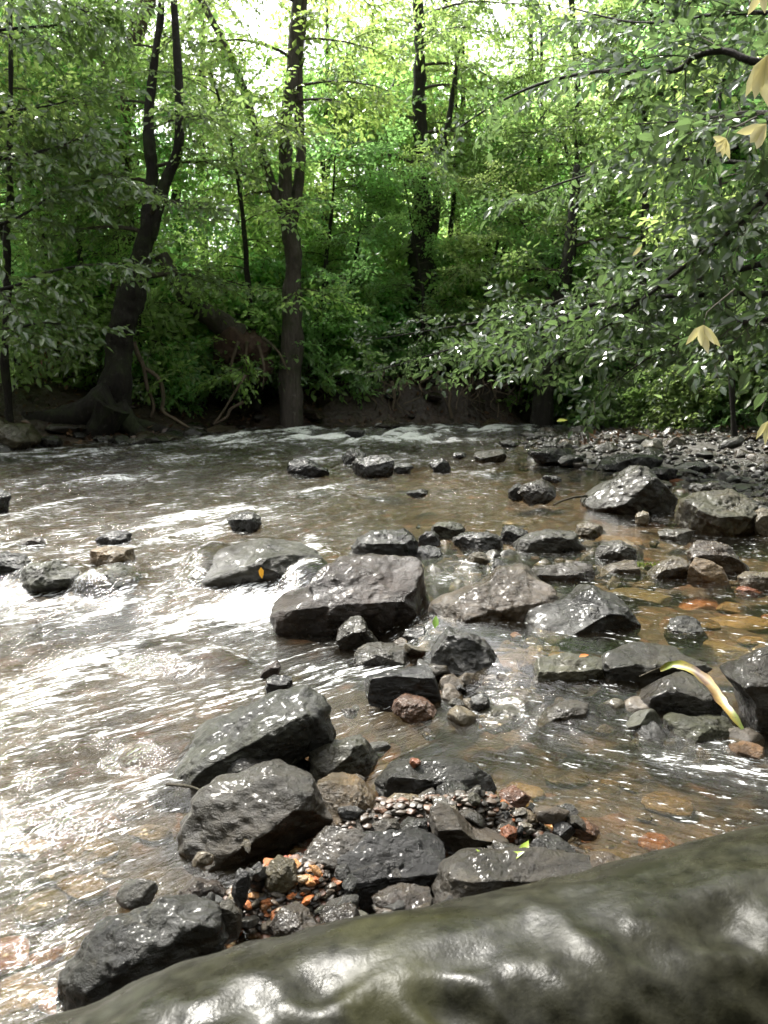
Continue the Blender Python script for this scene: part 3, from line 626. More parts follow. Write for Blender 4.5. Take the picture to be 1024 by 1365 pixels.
for (px, py), Yc, rx, ry, zt in HUMPS:
    c = atY(px, py, Yc); r = np.sqrt(((wxs-c[0])/rx)**2+((wys-c[1])/ry)**2)
    hump = np.maximum(hump, 1-sstep(.7, 1.05, r)) if zt > .1 else hump
    h = zt-(zt-base+.02)*np.clip(r, 0, 1.2)**2.6; base = np.where(r < 1.2, np.maximum(base, h)+.008*np.exp(-((h-base)/.02)**2), base)
wake = np.zeros_like(base); pile = np.zeros_like(base); svx, svy = samp(vx, wxs, wys), samp(vy, wxs, wys)
for o in [q for q in COL.objects if q.name.startswith('river_rock')]:
    bb = np.array(o.bound_box); rx, ry = np.ptp(bb[:, 0])/2, np.ptp(bb[:, 1])/2; cx, cy = o.location.x+bb[:, 0].mean(), o.location.y+bb[:, 1].mean(); rm = max(rx, ry)
    q = np.where((np.abs(wxs-cx) < 4*rm) & (np.abs(wys-cy) < 4*rm))[0]; dx, dy = wxs[q]-cx, wys[q]-cy; r = np.hypot(dx/rx, dy/ry)+1e-6
    ring = np.exp(-((r-1.02)/.16)**2); dn = (dx*svx[q]+dy*svy[q])/np.hypot(dx, dy).clip(1e-4); side = np.abs(dx*-svy[q]+dy*svx[q])/rm
    pile[q] = np.maximum(pile[q], ring*np.clip(-dn, 0, 1)); wake[q] = np.maximum(wake[q], np.maximum(ring*.8, np.exp(-((side-.75)/.25)**2)*np.clip(dn, 0, 1)*sstep(3.6, 1., r)*sstep(.6, 1., r)))
base = base+.016*pile*T; T = np.clip(T+.25*wake*sstep(.08, .4, T), 0, 1); FO = np.maximum(FO, wake*.62*T)
lf, lm, lb, i1, i2 = [samp(a, wxs, wys) for a in (L_fine, L_mid, L_big, iso, iso2)]
far = sstep(2, 9, wys)
amp = T*(1+1.0*far)
hz = amp*(.0065*lm+.009*lb*(.6+.6*far)+.0020*i1+.0035*i2) + T*.0012*lf*(1-far)
wz = base+hz
fo = FO*.50+(FO+.18*T)*(.26*lm+.18*lf*(1-.6*far)+.14*lb+.10*i1)-.06
fo = fo+far*FO*(.55*Fn(41, .30, dim=2)(np.stack([wxs, wys*.6], 1))+.3*Fn(42, .12, dim=2)(np.stack([wxs, wys*.6], 1)))
fo = np.clip(fo, 0, 1.3)
nx = len(ur); i = np.arange(len(yr)-1)[:, None]*nx+np.arange(nx-1)[None, :]
wq = np.stack([i, i+1, i+nx+1, i+nx], -1).reshape(-1, 4)
def water_material():
    m = M('stream_water'); g = m.n('NewGeometry'); p = g.outputs['Position']
    at_ = m.n('Attribute', attribute_name='foam'); tu = m.n('Attribute', attribute_name='turb'); st = m.n('Attribute', attribute_name='streak')
    mp = m.n('Mapping'); mp.inputs['Rotation'].default_value = (0, 0, .5); mp.inputs['Scale'].default_value = (1, 2.2, 1); m.l(p, mp.inputs[0])
    def fib(rot, sc, scale, det=3):
        q = m.n('Mapping'); q.vector_type = 'TEXTURE'; q.inputs['Rotation'].default_value = (0, 0, rot); q.inputs['Scale'].default_value = sc; m.l(p, q.inputs[0]); return m.noise(scale, det, .6, q.outputs[0], .35)
    sx = m.n('SeparateXYZ'); m.l(p, sx.inputs[0]); side = m.mr(sx.outputs[0], .0, .5, 0, 1, True)
    fa = m.mix(side, fib(math.atan2(.65, .75), (7, 1, 1), 46), fib(math.atan2(-.42, .9), (4.5, 1, 1), 40)); fb = m.mix(side, fib(math.atan2(.55, .8), (5, 1, 1), 120), fib(math.atan2(-.3, .9), (3, 1, 1), 110))
    n2 = m.noise(120, 3, .7, p)
    h = m.math('ADD', m.math('MULTIPLY', fa, m.mr(tu.outputs['Fac'], 0, 1, .10, 1.0)), m.math('MULTIPLY', fb, m.mr(tu.outputs['Fac'], 0, 1, .02, .35)))
    nb = m.bump(h, 1., .020)
    fr = m.n('Fresnel'); fr.inputs['IOR'].default_value = 1.34; m.l(nb, fr.inputs['Normal'])
    gl = m.n('BsdfGlossy'); gl.inputs['Roughness'].default_value = .07; gl.inputs['Color'].default_value = (1, 1, 1, 1); m.l(nb, gl.inputs['Normal'])
    tr = m.n('BsdfTransparent'); tr.inputs['Color'].default_value = (.82, .73, .56, 1)
    df = m.n('BsdfDiffuse'); df.inputs['Color'].default_value = (.085, .072, .048, 1)
    ai = m.n('Attribute', attribute_name='air'); sk = m.ramp(m.math('MULTIPLY', m.math('ADD', m.math('MULTIPLY', fa, 1.3), m.math('MULTIPLY', fb, .7)), .5), (.42, 0.), (.58, 1.))
    aer = m.math('MULTIPLY', m.mr(ai.outputs['Fac'], .1, .8, .0, 1.), m.math('ADD', m.math('MULTIPLY', sk, .85), .15))
    m.l(m.mix(aer, (.040, .035, .024), (.28, .28, .27)), df.inputs['Color'])
    body = m.mixs(m.math('MINIMUM', m.math('ADD', m.mr(tu.outputs['Fac'], .1, .9, .05, .22), m.math('MULTIPLY', aer, .28)), .95), tr.outputs[0], df.outputs[0])
    wtr = m.mixs(m.math('MINIMUM', m.math('MULTIPLY', fr.outputs[0], 1.15), 1.), body, gl.outputs[0])
    ff = m.math('ADD', at_.outputs['Fac'], m.math('MULTIPLY', m.math('SUBTRACT', m.math('ADD', fa, fb), 1.), 2.6))
    ff = m.math('ADD', ff, m.math('MULTIPLY', m.math('SUBTRACT', n2, .5), .35))
    ff = m.mr(ff, .42, .95, 0., .9, True)
    foam = m.princ((.74, .75, .74), .35, nb)
    return m.end(m.mixs(ff, wtr, foam))
wm = G().add(np.stack([wxs, wys, wz], 1), [(wq, 0)]).mesh('stream_water', [water_material()], True, {'foam': fo, 'turb': T*(1-.45*hump), 'streak': lf, 'air': np.clip(FO*.75+.25*T*(.6+.5*lm+.35*lf), 0, 1)*(1-.8*hump)})
tag(link('stream_water', wm), None, None, kind='structure')

# ---------------------------------------------------------------- the log in the near corner
sil = [(40,1400,.90,.19),(100,1366,.92,.19),(200,1319,.94,.20),(300,1276,.95,.21),(420,1243,.96,.21),(570,1212,.98,.22),(700,1185,1.0,.235),(800,1164,1.02,.24),(900,1140,1.04,.25),(1024,1108,1.06,.26),(1150,1078,1.08,.27)]
ax_, rad_ = [], []
for px, py, Yd, r in sil:
    P = atY(px, py, Yd); d = ray(px, py); d = d/np.linalg.norm(d); nrm = np.cross(np.array([1, 0, 0]), d); nrm /= np.linalg.norm(nrm)
    ax_.append(P-nrm*r); rad_.append(r)
A_ = spline(ax_, 150); Rr = np.interp(np.linspace(0, 1, 150), np.linspace(0, 1, len(rad_)), rad_)
V, a, b = tube(A_, Rr, 110)
f1, f2, f3 = Fn(21, .16), Fn(22, .06), Fn(23, .02, 26)
C_ = np.repeat(A_, 110, 0); dirs = V[:-2]-C_; dirs /= np.linalg.norm(dirs, axis=1)[:, None]
st = V[:-2]*np.array([.6, 1, 1]); lump = .017*f1(st*.8)+.008*(1-2*np.abs(f2(st)))+.0015*f3(V[:-2])+.0006*Fn(24, .008, 30)(V[:-2])
topk = sstep(.55, .95, dirs[:, 2]*.82+dirs[:, 1]*.5); lump = lump*(1-.75*topk)
V[:-2] += dirs*lump[:, None]
def log_material():
    m = M('wet_mossy_wood'); tc = m.n('TexCoord'); v = tc.outputs['Object']
    n1 = m.noise(7, 6, .65, v); n2 = m.noise(40, 5, .7, v); n3 = m.noise(4.2, 3, .5, v)
    c = m.mix(n1, (.005, .005, .0032), (.020, .0195, .012)); c = m.mix(1., c, m.ramp(n2, (.3, .45), (.7, 1.7)), 'MULTIPLY')
    mo = m.ramp(n3, (.60, 0.), (.68, .55)); c = m.mix(mo, c, m.mix(n2, (.010, .011, .003), (.045, .043, .014)))
    b = m.bump(m.math('ADD', n2, m.math('MULTIPLY', m.noise(150, 3, .6, v), .3)), .45, .003)
    return m.end(m.princ(c, m.ramp(m.noise(8, 5, .7, v), (.38, .20), (.62, .42)), b, Specular_IOR_Level=m.ramp(m.noise(5, 4, .65, v), (.42, .07), (.66, .30))))
tag(link('fallen_log', G().add(V, [(a, 0), (b, 0)]).mesh('fallen_log', [log_material()])), 'thick smooth wet log with olive moss patches lying across the near corner', 'log')

# ---------------------------------------------------------------- leaves and sprays
def leaf_hi(L, W, bend=.12, fold=.10):
    y = np.array([0, .32, .32, .32, .68, .68, .68, 1.0])*L; x = np.array([0, -.5, 0, .5, -.40, 0, .40, 0])*W
    z = np.array([0, fold*W*2, 0, fold*W*2, fold*W*1.6, 0, fold*W*1.6, 0])-bend*L*(y/L)**2
    V = np.stack([y, x, z], 1)
    return V, [np.array([[0, 1, 2], [0, 2, 3], [4, 7, 5], [5, 7, 6]]), np.array([[1, 4, 5, 2], [2, 5, 6, 3]])]
def leaf_lo(L, W, bend=.12, fold=.12):
    V = np.array([[0, 0, 0], [.45*L, -.5*W, fold*W-.05*L], [L, 0, -bend*L], [.45*L, .5*W, fold*W-.05*L]])
    return V, [np.array([[0, 1, 2], [0, 2, 3]])]
def rotm(yaw, pitch, roll):
    cy, sy, cp, sp, cr, sr = math.cos(yaw), math.sin(yaw), math.cos(pitch), math.sin(pitch), math.cos(roll), math.sin(roll)
    return np.array([[cy, -sy, 0], [sy, cy, 0], [0, 0, 1]]) @ np.array([[cp, 0, sp], [0, 1, 0], [-sp, 0, cp]]) @ np.array([[1, 0, 0], [0, cr, -sr], [0, sr, cr]])
def spray(seed, length=.7, nside=6, nleaf=6, L=.105, hi=True, wood=True, tilt=.65):
    """a leafy branchlet along +x: a twig, side twigs, and leaves set alternately. Returns verts and faces (0 leaf, 1 twig)"""
    r = random.Random(seed); g = G(); mk = leaf_hi if hi else leaf_lo
    def leaves(P, n):
        for i in range(n):
            t = (i+1)/n; q = P[int(t*(len(P)-1))]; d = P[-1]-P[0]; yaw = math.atan2(d[1], d[0])+(1 if i % 2 else -1)*r.uniform(.5, 1.15)*(0.15 if i == n-1 else 1)
            l = L*r.uniform(.5, 1.25); V, Fl = mk(l, l*r.uniform(.42, .58), r.uniform(.0, .3))
            V = V @ rotm(yaw, r.uniform(-.15, .75), r.gauss(0, tilt)).T+q
            g.add(V, [(f, 0) for f in Fl])
    droop = r.uniform(.05, .28); x = np.linspace(0, 1, 7); main = np.stack([x*length, .06*length*np.sin(x*4+r.uniform(0, 6)), -droop*length*x**2], 1)
    if wood: add_tube(g, main, np.linspace(.006, .002, 7), 4, 1)
    leaves(main[2:], nleaf)
    for k in range(nside):
        t = .12+.8*k/nside; q = main[int(t*6)]; yaw = (1 if k % 2 else -1)*r.uniform(.6, 1.15); l = length*r.uniform(.35, .62)*(1.05-.55*t)
        d = np.array([math.cos(yaw), math.sin(yaw), r.uniform(-.3, .18)]); xx = np.linspace(0, 1, 4)[:, None]; P = q+d*l*xx; P[:, 2] -= (.18*l*xx[:, 0]**2)
        if wood: add_tube(g, P, np.linspace(.0035, .0012, 4), 3, 1)
        leaves(P, nleaf)
    return np.concatenate(g.V), g.Fs
SP_HI = [spray(200+i, .72, 6, 6, .115) for i in range(5)]
SP_LO = [spray(220+i, .75, 8, 7, .098, False) for i in range(6)]
SP_FAR = [spray(240+i, 1.0, 8, 6, .17, False, False) for i in range(5)]
SP_BIG = [spray(260+i, .80, 6, 6, .135) for i in range(5)]

def put_sprays(g, pts, rng, lib, per, sc=(.8, 1.3), start=.25, up=.1, spread=1.3):
    """sprays along a limb, mostly sideways and outward"""
    pts = np.asarray(pts); n = len(pts)
    for k in range(per):
        t = start+(1-start)*(k+rng.random())/per; i = min(int(t*(n-1)), n-2); q = pts[i]+(pts[i+1]-pts[i])*(t*(n-1)-i); d = pts[i+1]-pts[i]
        yaw = math.atan2(d[1], d[0])+(1 if k % 2 else -1)*rng.uniform(.25, spread); s = rng.uniform(*sc)*(1.1-.3*t)
        V, Fs = lib[rng.integers(len(lib))]
        g.add((V*s) @ rotm(yaw, rng.normal(-up+.12, .45), rng.normal(0, .65)).T+q, Fs)
def limb_path(q, az, L, rng, rise=.35, droop=.25, n=8):
    t = np.linspace(0, 1, n); b = rng.normal(0, .25); a = az+b*t
    P = np.stack([np.cos(a)*t*L, np.sin(a)*t*L, L*(rise*t-(droop+rise*.4)*t*t)], 1); P[:, :2] += rng.normal(0, .02*L, (n, 2))*t[:, None]; return q+P

def tree(name, label, cat, path, radii, limbs=(), bark=BARK_DARK, nl=12, ll=(1.2, 2.2), zr=(.35, 1.0), per=8, lib=None, seed=0, color=(1, 1, 1, 1), group=None, roots=(), sides=14, az=None, sc=(.8, 1.3), rise=.35):
    """one tree: an Empty at its foot > trunk, limb, crown; path in world points"""
    rng = np.random.default_rng(seed+1000); lib = lib or SP_LO; base = np.array(path[0], float)
    P = spline(np.asarray(path)-base, 10*len(path)); Rr = np.interp(np.linspace(0, 1, len(P)), np.linspace(0, 1, len(radii)), radii)
    wv = np.linspace(0, 1, len(P))[:, None]; f_ = Fn(seed+400, .45, dim=3); kk = np.clip(Rr, 0, .07)[:, None]*np.sin(np.pi*np.clip(wv*1.6, 0, 1))*.5
    P = P+np.stack([f_(P+base), f_(P+base+9), 0*P[:, 0]], 1)*kk
    t = link(name, None, base); tag(t, label, cat, group)
    link('trunk', add_tube(G(), P, Rr, sides, rough=.24, seed=seed, flute=.08).mesh('trunk', [bark]), (0, 0, 0), t)
    g = G()
    for pts, rr in limbs:
        Q = spline(np.asarray(pts)-base, 9*len(pts)); rq = np.interp(np.linspace(0, 1, len(Q)), np.linspace(0, 1, len(rr)), rr)
        link('limb', add_tube(G(), Q, rq, 10, rough=.12, seed=seed+3).mesh('limb', [bark]), (0, 0, 0), t); put_sprays(g, Q, rng, lib, per, sc, .35)
    for pts, rr in roots:
        Q = spline(np.asarray(pts)-base, 9*len(pts)); rq = np.interp(np.linspace(0, 1, len(Q)), np.linspace(0, 1, len(rr)), rr)
        link('root', add_tube(G(), Q, rq, 10, rough=.15, seed=seed+5).mesh('root', [bark]), (0, 0, 0), t)
    for k in range(nl):
        u = zr[0]+(zr[1]-zr[0])*(k+rng.random())/nl; i = min(int(u*(len(P)-1)), len(P)-1); L = rng.uniform(*ll)*(1.15-.4*u)
        a = rng.uniform(0, 6.28) if az is None else rng.normal(az[0], az[1]); lp = limb_path(P[i], a, L, rng, rise)
        add_tube(g, lp, np.linspace(max(.010, Rr[i]*.3), .004, len(lp)), 5, 1); put_sprays(g, lp, rng, lib, per, sc)
    if g.n: link('crown', g.mesh('crown', [LEAF, TWIG], False), (0, 0, 0), t)
    tint(t, color); return t
def pxpath(pts, Y):                                  # points of a stem seen in the photo, standing at distance Y
    return [atY(x, y, Y if len(r) == 0 else r[0]) for x, y, *r in pts]
def widths(ws, Y): return [w_/F*Y/2 for w_ in ws]
def on_ground(path, drop=.1):
    p = path[0]; path[0] = np.array([p[0], p[1], gz(p[0], p[1])-drop]); return path

# named trees of the far bank
Y = 10.6
tree('buttress_tree', 'dark leaning tree with wide buttress roots at the left waterline', 'tree',
     on_ground(pxpath([(140,592),(150,540),(158,480),(163,430),(174,392),(191,330),(200,280),(202,230),(198,170),(205,90),(215,10),(215,-90)], Y)), widths([64,42,33,35,36,24,20,18,13,11,8,5], Y),
     [(pxpath([(198,318),(212,270),(222,240),(237,200),(240,140),(236,70),(230,-30)], Y), widths([20,17,15,13,12,10,7], Y))], BARK_DARK, 12, (1.0, 1.8), (.40, 1), 6, None, 1, (.8, .9, .8, 1),
     roots=[(pxpath([(150,535),(110,552),(70,558),(30,560),(0,552)], 10.3), widths([52,36,27,22,16], Y)), (pxpath([(152,545),(176,572),(194,582),(215,588)], 10.4), widths([40,24,16,8], Y)), (pxpath([(150,540),(130,575),(108,592)], 10.2), widths([48,34,14], Y)), (pxpath([(165,560),(205,572),(240,580),(268,592)], 10.7), widths([20,17,14,10], Y))])
Y = 12.4
tree('smooth_barked_tree', 'tall tree with reddish grey trunk behind the buttress tree', 'tree',
     on_ground(pxpath([(152,500),(158,420),(160,320),(163,230),(167,150),(173,80),(190,20),(207,-40),(225,-120)], Y)), widths([30,26,23,22,22,21,20,18,12], Y),
     [(pxpath([(165,175),(152,125),(142,90),(120,40),(110,-30)], Y), widths([14,13,12,9,6], Y)), (pxpath([(155,118),(125,98),(85,90),(45,70),(0,62)], Y), widths([11,10,8,6,4], Y))], BARK_BROWN, 9, (1.0, 2.0), (.35, 1), 6, None, 2, (1, 1, .9, 1))
Y = 12.0
tree('twin_stemmed_tree', 'tree with two entwined upright stems and a curved side stem', 'tree',
     on_ground(pxpath([(385,520),(388,400),(388,330),(383,270),(380,180),(389,100),(394,30),(399,-40),(400,-130)], Y)), widths([34,24,21,18,15,15,15,14,9], Y),
     [(pxpath([(390,300),(401,220),(399,160),(397,90),(403,20),(407,-60)], 12.1), widths([14,13,13,12,12,9], Y)), (pxpath([(382,300),(362,245),(345,190),(325,120),(300,60),(268,0),(240,-60)], Y), widths([13,12,11,10,9,8,6], Y))], BARK_GREY, 11, (1.0, 1.9), (.35, 1), 6, None, 3, (1.1, 1.15, .9, 1))
Y = 14.3
tree('dark_forked_tree', 'dark trunk in the middle of the woods behind the undercut bank', 'tree',
     on_ground(pxpath([(570,440),(564,370),(560,325),(562,230),(558,150),(560,60),(555,-30),(550,-120)], Y)), widths([40,36,27,20,16,14,12,8], Y),
     [(pxpath([(566,345),(580,300),(585,230),(600,150),(612,60)], Y), widths([14,11,9,7,4], Y))], BARK_DARK, 16, (1.2, 2.4), (.35, 1), 8, None, 4, (1, 1.1, .9, 1))
tree('bent_dark_tree', 'short dark bent trunk right of the middle among leaves', 'tree',
     on_ground(pxpath([(722,400),(738,350),(752,310),(762,270),(772,190),(768,90),(760,-20)], Y)), widths([30,26,17,12,10,8,6], Y), [], BARK_DARK, 12, (1.2, 2.4), (.4, 1), 8, None, 5, (.9, 1, .85, 1))
Y = 12.5
tree('leaning_tree', 'dark tree leaning left at the upper right above the bough', 'tree',
     on_ground(pxpath([(1060,480),(1015,330),(978,190),(946,100),(921,40),(902,-20),(880,-100)], Y)), widths([34,28,26,26,26,24,16], Y), [], BARK_DARK, 14, (1.2, 2.4), (.35, 1), 8, None, 6, (.8, .9, .75, 1))
Y = 12.6
tree('bank_tree', 'dark trunk standing on the bank beside the gravel bar', 'tree',
     on_ground(pxpath([(722,566),(727,520),(733,480),(742,420),(760,330),(770,220)], Y)), widths([30,26,24,22,16,8], Y), [], BARK_DARK, 12, (.9, 1.7), (.45, 1), 7, None, 7, (.8, .9, .8, 1))
# fallen trunk with root plate
Y = 12.0
t = link('uprooted_tree', None, atY(320, 470, Y)); tag(t, 'broken slanting trunk with a torn reddish root plate on the bank', 'fallen tree'); b0 = atY(320, 470, Y)
link('trunk', add_tube(G(), spline(np.array(pxpath([(215,340),(234,378),(258,405),(292,430),(325,450)], Y))-b0, 40), np.linspace(.10, .17, 40), 14, rough=.15, seed=4).mesh('trunk', [BARK_GREY]), (0, 0, 0), t)
V, Fc = ICO[4]; V = facet(V.copy(), np.random.default_rng(3), 6)*np.array([.36, .25, .42]); V = rough_up(V, 31, .9, 2.2)
m_ = M('torn_earth'); tc = m_.n('TexCoord'); nn = m_.noise(8, 6, .7, tc.outputs['Object']); SOILM = m_.end(m_.princ(m_.mix(nn, (.018, .011, .008), (.11, .06, .04)), .8, m_.bump(nn, 1., .06)))
link('root_plate', G().add(V, [(Fc, 0)]).mesh('root_plate', [SOILM]), (0.08, .02, -.05), t)
for pts in ([(330,455),(328,480),(332,510)], [(345,460),(352,490),(350,520)], [(318,455),(308,490),(312,520)], [(350,450),(372,470),(385,500)]):
    link('root', add_tube(G(), spline(np.array(pxpath(pts, 11.75))-b0, 16), np.linspace(.03, .008, 16), 6, rough=.2, seed=9).mesh('root', [ROOT]), (0, 0, 0), t)
# exposed roots on the bank
for lab, pts, w0, w1, Yr in (('pale crooked root climbing the bank beside the buttress tree', [(178,456),(185,475),(192,490),(196,515),(205,540),(201,556)], 7, 4, 10.9),
        ('thin root looping down to the waterline right of the pale crooked one', [(192,490),(212,505),(218,530),(217,548),(235,560),(255,572)], 6, 4, 10.9),
        ('straight thin branch leaning on the bank with a green leaf tip', [(328,500),(312,525),(298,548),(285,566)], 4, 3, 11.2),
        ('low bent root lying above the far waterline', [(325,536),(308,545),(302,556),(285,566)], 5, 3, 11.2),
        ('pale root hanging down the undercut bank on the left', [(475,502),(478,520),(486,538),(486,552),(470,562)], 6, 4, 12.95),
        ('brownish root hanging at the middle of the undercut bank', [(522,508),(526,530),(523,550),(524,566)], 5, 4, 12.95),
        ('pale wavy root hanging down the undercut bank on the right', [(592,508),(600,525),(599,540),(603,558)], 6, 4, 12.95),
        ('thick root lying along the foot of the undercut bank', [(436,550),(460,553),(480,565),(515,564)], 8, 5, 12.7),
        ('thin twisted root under the overhanging leaves', [(560,510),(578,500),(590,488),(585,470)], 3, 2, 13.0)):
    P = np.array(pxpath(pts, Yr)); b0 = P[-1]; rq = np.linspace(w0, w1, 30)/F*Yr/2
    tag(link('exposed_root', add_tube(G(), spline(P-b0, 30), rq, 7, rough=.2, seed=hash_(lab) % 99).mesh('exposed_root', [ROOT]), b0), lab, 'root')

rb = random.Random(17)
for k in range(34):
    px = rb.uniform(400, 700); y0 = rb.uniform(488, 512); Yr = 12.95; w0 = rb.uniform(1.2, 3.2); L = rb.uniform(20, 58)
    P = np.array([atY(px, y0, Yr+.4), atY(px+rb.uniform(-8, 8), y0+L*.35, Yr-rb.uniform(0, .15)), atY(px+rb.uniform(-14, 14), y0+L*.7, Yr-rb.uniform(0, .25)), atY(px+rb.uniform(-20, 20), y0+L, Yr-.1)]); b0 = P[0]
    tag(link('hanging_root', add_tube(G(), spline(P-b0, 22), np.linspace(w0, w0*.5, 22)/F*Yr/2, 5, rough=.2, seed=k).mesh('hanging_root', [ROOT]), b0, color=(1, 1, 1, 1)), 'thin tangled root hanging down the face of the undercut bank', 'root', 'hanging roots of the undercut bank')
# thin saplings seen as single dark lines
for lab, x0, y0, x1, y1, w_, Yr in (('thin dark sapling at the left edge in front of the leaf litter', 10,565,14,120,10,9.6), ('pale sapling left of the buttress tree', 62,470,56,60,9,13), ('slim sapling left of the curved stem', 278,400,270,60,10,16),
        ('dark slim stem just right of the entwined stems', 430,430,436,120,9,14.5), ('thin dark stem between the two middle trees', 493,420,497,120,8,16), ('very thin stem right of the dark middle trunk', 600,425,608,180,7,15),
        ('thin upright stem beside the bent dark trunk', 719,380,722,180,9,15.2), ('slim straight sapling under the long upper bough', 860,420,858,90,9,12), ('slender stem leaning right of the middle', 665,345,618,150,10,16), ('slim stem beside the reddish grey trunk', 243,400,232,60,12,15), ('dark sapling on the gravel bar near the right edge', 983,560,960,240,7,9)):
    P = on_ground([atY(x0, y0, Yr), atY((x0*.6+x1*.4)+R.uniform(-4, 4), y0*.6+y1*.4, Yr), atY((x0*.25+x1*.75)+R.uniform(-4, 4), y0*.25+y1*.75, Yr), atY(x1, y1, Yr), atY(x1, y1-150, Yr)])
    tree('sapling', lab, 'sapling', P, widths([w_*1.2, w_, w_*.8, w_*.6, w_*.3], Yr), [], BARK_DARK, 8, (.5, 1.1), (.5, 1), 5, None, int(x0)+50, (1, 1.05, .9, 1), 'slim saplings of the far bank', sides=8)

# filler trees of the wood, copied from a few models
def model(kind, k):
    rng = random.Random(k*13+5)
    if kind == 'tall':
        h = rng.uniform(7.5, 9.5); P = [(0, 0, -.2), (rng.uniform(-.15, .15), 0, h*.3), (rng.uniform(-.4, .4), rng.uniform(-.3, .3), h*.65), (rng.uniform(-.6, .6), 0, h)]
        return tree('woodland_tree', 'leafy tree', 'tree', P, (.13, .10, .07, .02), [], BARK_DARK, 20, (1.2, 2.4), (.2, 1), 6, SP_LO, 300+k)
    if kind == 'under':
        h = rng.uniform(4.2, 5.5); P = [(0, 0, -.2), (rng.uniform(-.2, .2), 0, h*.35), (rng.uniform(-.5, .5), .2, h*.7), (rng.uniform(-.7, .7), 0, h)]
        return tree('understory_tree', 'leafy tree', 'small tree', P, (.06, .045, .03, .01), [], BARK_DARK, 24, (.9, 1.7), (.12, 1), 6, SP_LO, 330+k)
    h = rng.uniform(1.3, 1.9); P = [(0, 0, -.1), (.05, 0, h*.5), (rng.uniform(-.2, .2), .1, h)]
    return tree('shrub', 'leafy shrub', 'shrub', P, (.02, .014, .006), [], TWIG, 18, (.6, 1.2), (.1, 1), 5, SP_HI, 360+k)
MOD = {k: [model(k, i) for i in range(n_)] for k, n_ in (('tall', 4), ('under', 4), ('shrub', 3))}
used = set()
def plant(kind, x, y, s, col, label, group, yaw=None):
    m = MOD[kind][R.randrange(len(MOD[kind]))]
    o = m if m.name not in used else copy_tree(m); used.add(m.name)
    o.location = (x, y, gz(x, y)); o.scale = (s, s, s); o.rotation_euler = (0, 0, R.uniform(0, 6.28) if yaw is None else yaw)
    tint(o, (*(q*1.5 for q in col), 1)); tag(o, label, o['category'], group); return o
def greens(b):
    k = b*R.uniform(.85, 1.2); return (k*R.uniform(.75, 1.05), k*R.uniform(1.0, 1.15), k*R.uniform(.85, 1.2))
# sparse near the gaps at the upper left where the sky shows
for px, Yt, s in ((-60,12,1.0),(40,16,.9),(520,22,1.),(690,20,1.),(820,19,1.),(930,17,1.),(1060,15,1.),(20,24,1.)):
    plant('tall', (px-512)/F*Yt, Yt, s*R.uniform(.92, 1.1), greens(1.15), 'tall leafy tree standing in the wood behind the far bank', 'tall trees of the wood')
for px, Yt in ((-30,13.5),(960,14),(1100,12)):  # extra height added so low reflections catch darker crowns
    plant('tall', (px-512)/F*Yt, Yt, R.uniform(1.45, 1.7), greens(1.0), 'very tall tree whose leafy crown reaches high over the far bank', 'high trees along the far bank')
for px, Yt in ((-40,29),(60,33),(560,34),(700,31),(860,30),(1000,29)):  # far tint raised, backlight put into the leaf colour
    plant('tall', (px-512)/F*Yt, Yt, R.uniform(1.0, 1.35), greens(1.5), 'tree far back in the wood, tinted bright as if backlit', 'far trees of the wood')
for px, Yt, s in ((470,13.5,.7),(645,13.5,.7),(700,13.4,.7),(195,12.3,.75),(345,12.4,.8),(440,13.0,.85),(120,11.9,.8),(560,13.6,.7),(-20,12,1),(30,11.6,.9),(85,12.2,.95),(120,14,1),(225,14.5,.8),(265,15.5,.8),(310,15.2,.8),(345,15,.8),(430,14.5,1),(475,15.5,1),(515,16.2,1),(610,16.2,1),(655,15.8,1),(700,15.4,1),(775,14.4,1),(830,13.6,1),(885,13,1),(935,12.6,1),(985,12,1),(1050,11.5,1),
                  (60,16,1),(180,18,1),(390,20,1),(560,20,1),(720,18.5,1),(810,18,1),(900,17,1),(970,16,1),(20,21,1.1),(680,23,1.2),(790,23,1.2)):
    plant('under', (px-512)/F*Yt, Yt, s*R.uniform(.85, 1.15), greens(1.0), 'slender small tree with dense dark green leaves behind the bank', 'small trees behind the bank')
for px, Yt, s in ((-30,10.4,.9),(105,12.2,.8),(20,13,.9),(60,13.4,.9),(190,11.8,.8),(222,11.8,.6),(300,13.6,1),(350,12.9,.9),(338,12.5,.7),(412,12.9,.8),(435,13.1,.8),(415,13.6,1),(440,14.3,1),(480,14.6,1),(520,14.7,1),(560,14.9,1),(605,14.6,1),(645,14.7,1),(690,14.2,1),(775,13.6,1),(820,13,1),(870,12.5,1),(915,12,.8),(955,11.4,.8),(1010,10.6,.9),(1060,9.6,.9),(845,11.6,.5),(890,11,.5),(930,10.4,.5),
                  (160,13.4,1),(240,15,1.2),(370,15.5,1.2),(460,16.5,1.2),(540,17,1.2),(620,17,1.2),(720,16.5,1.2),(800,16,1.2),(880,15,1.2)):
    plant('shrub', (px-512)/F*Yt, Yt, s*R.uniform(.85, 1.2), greens(.5 if px > 830 else .95), 'leafy green shrub growing on the bank under the trees', 'shrubs of the bank')

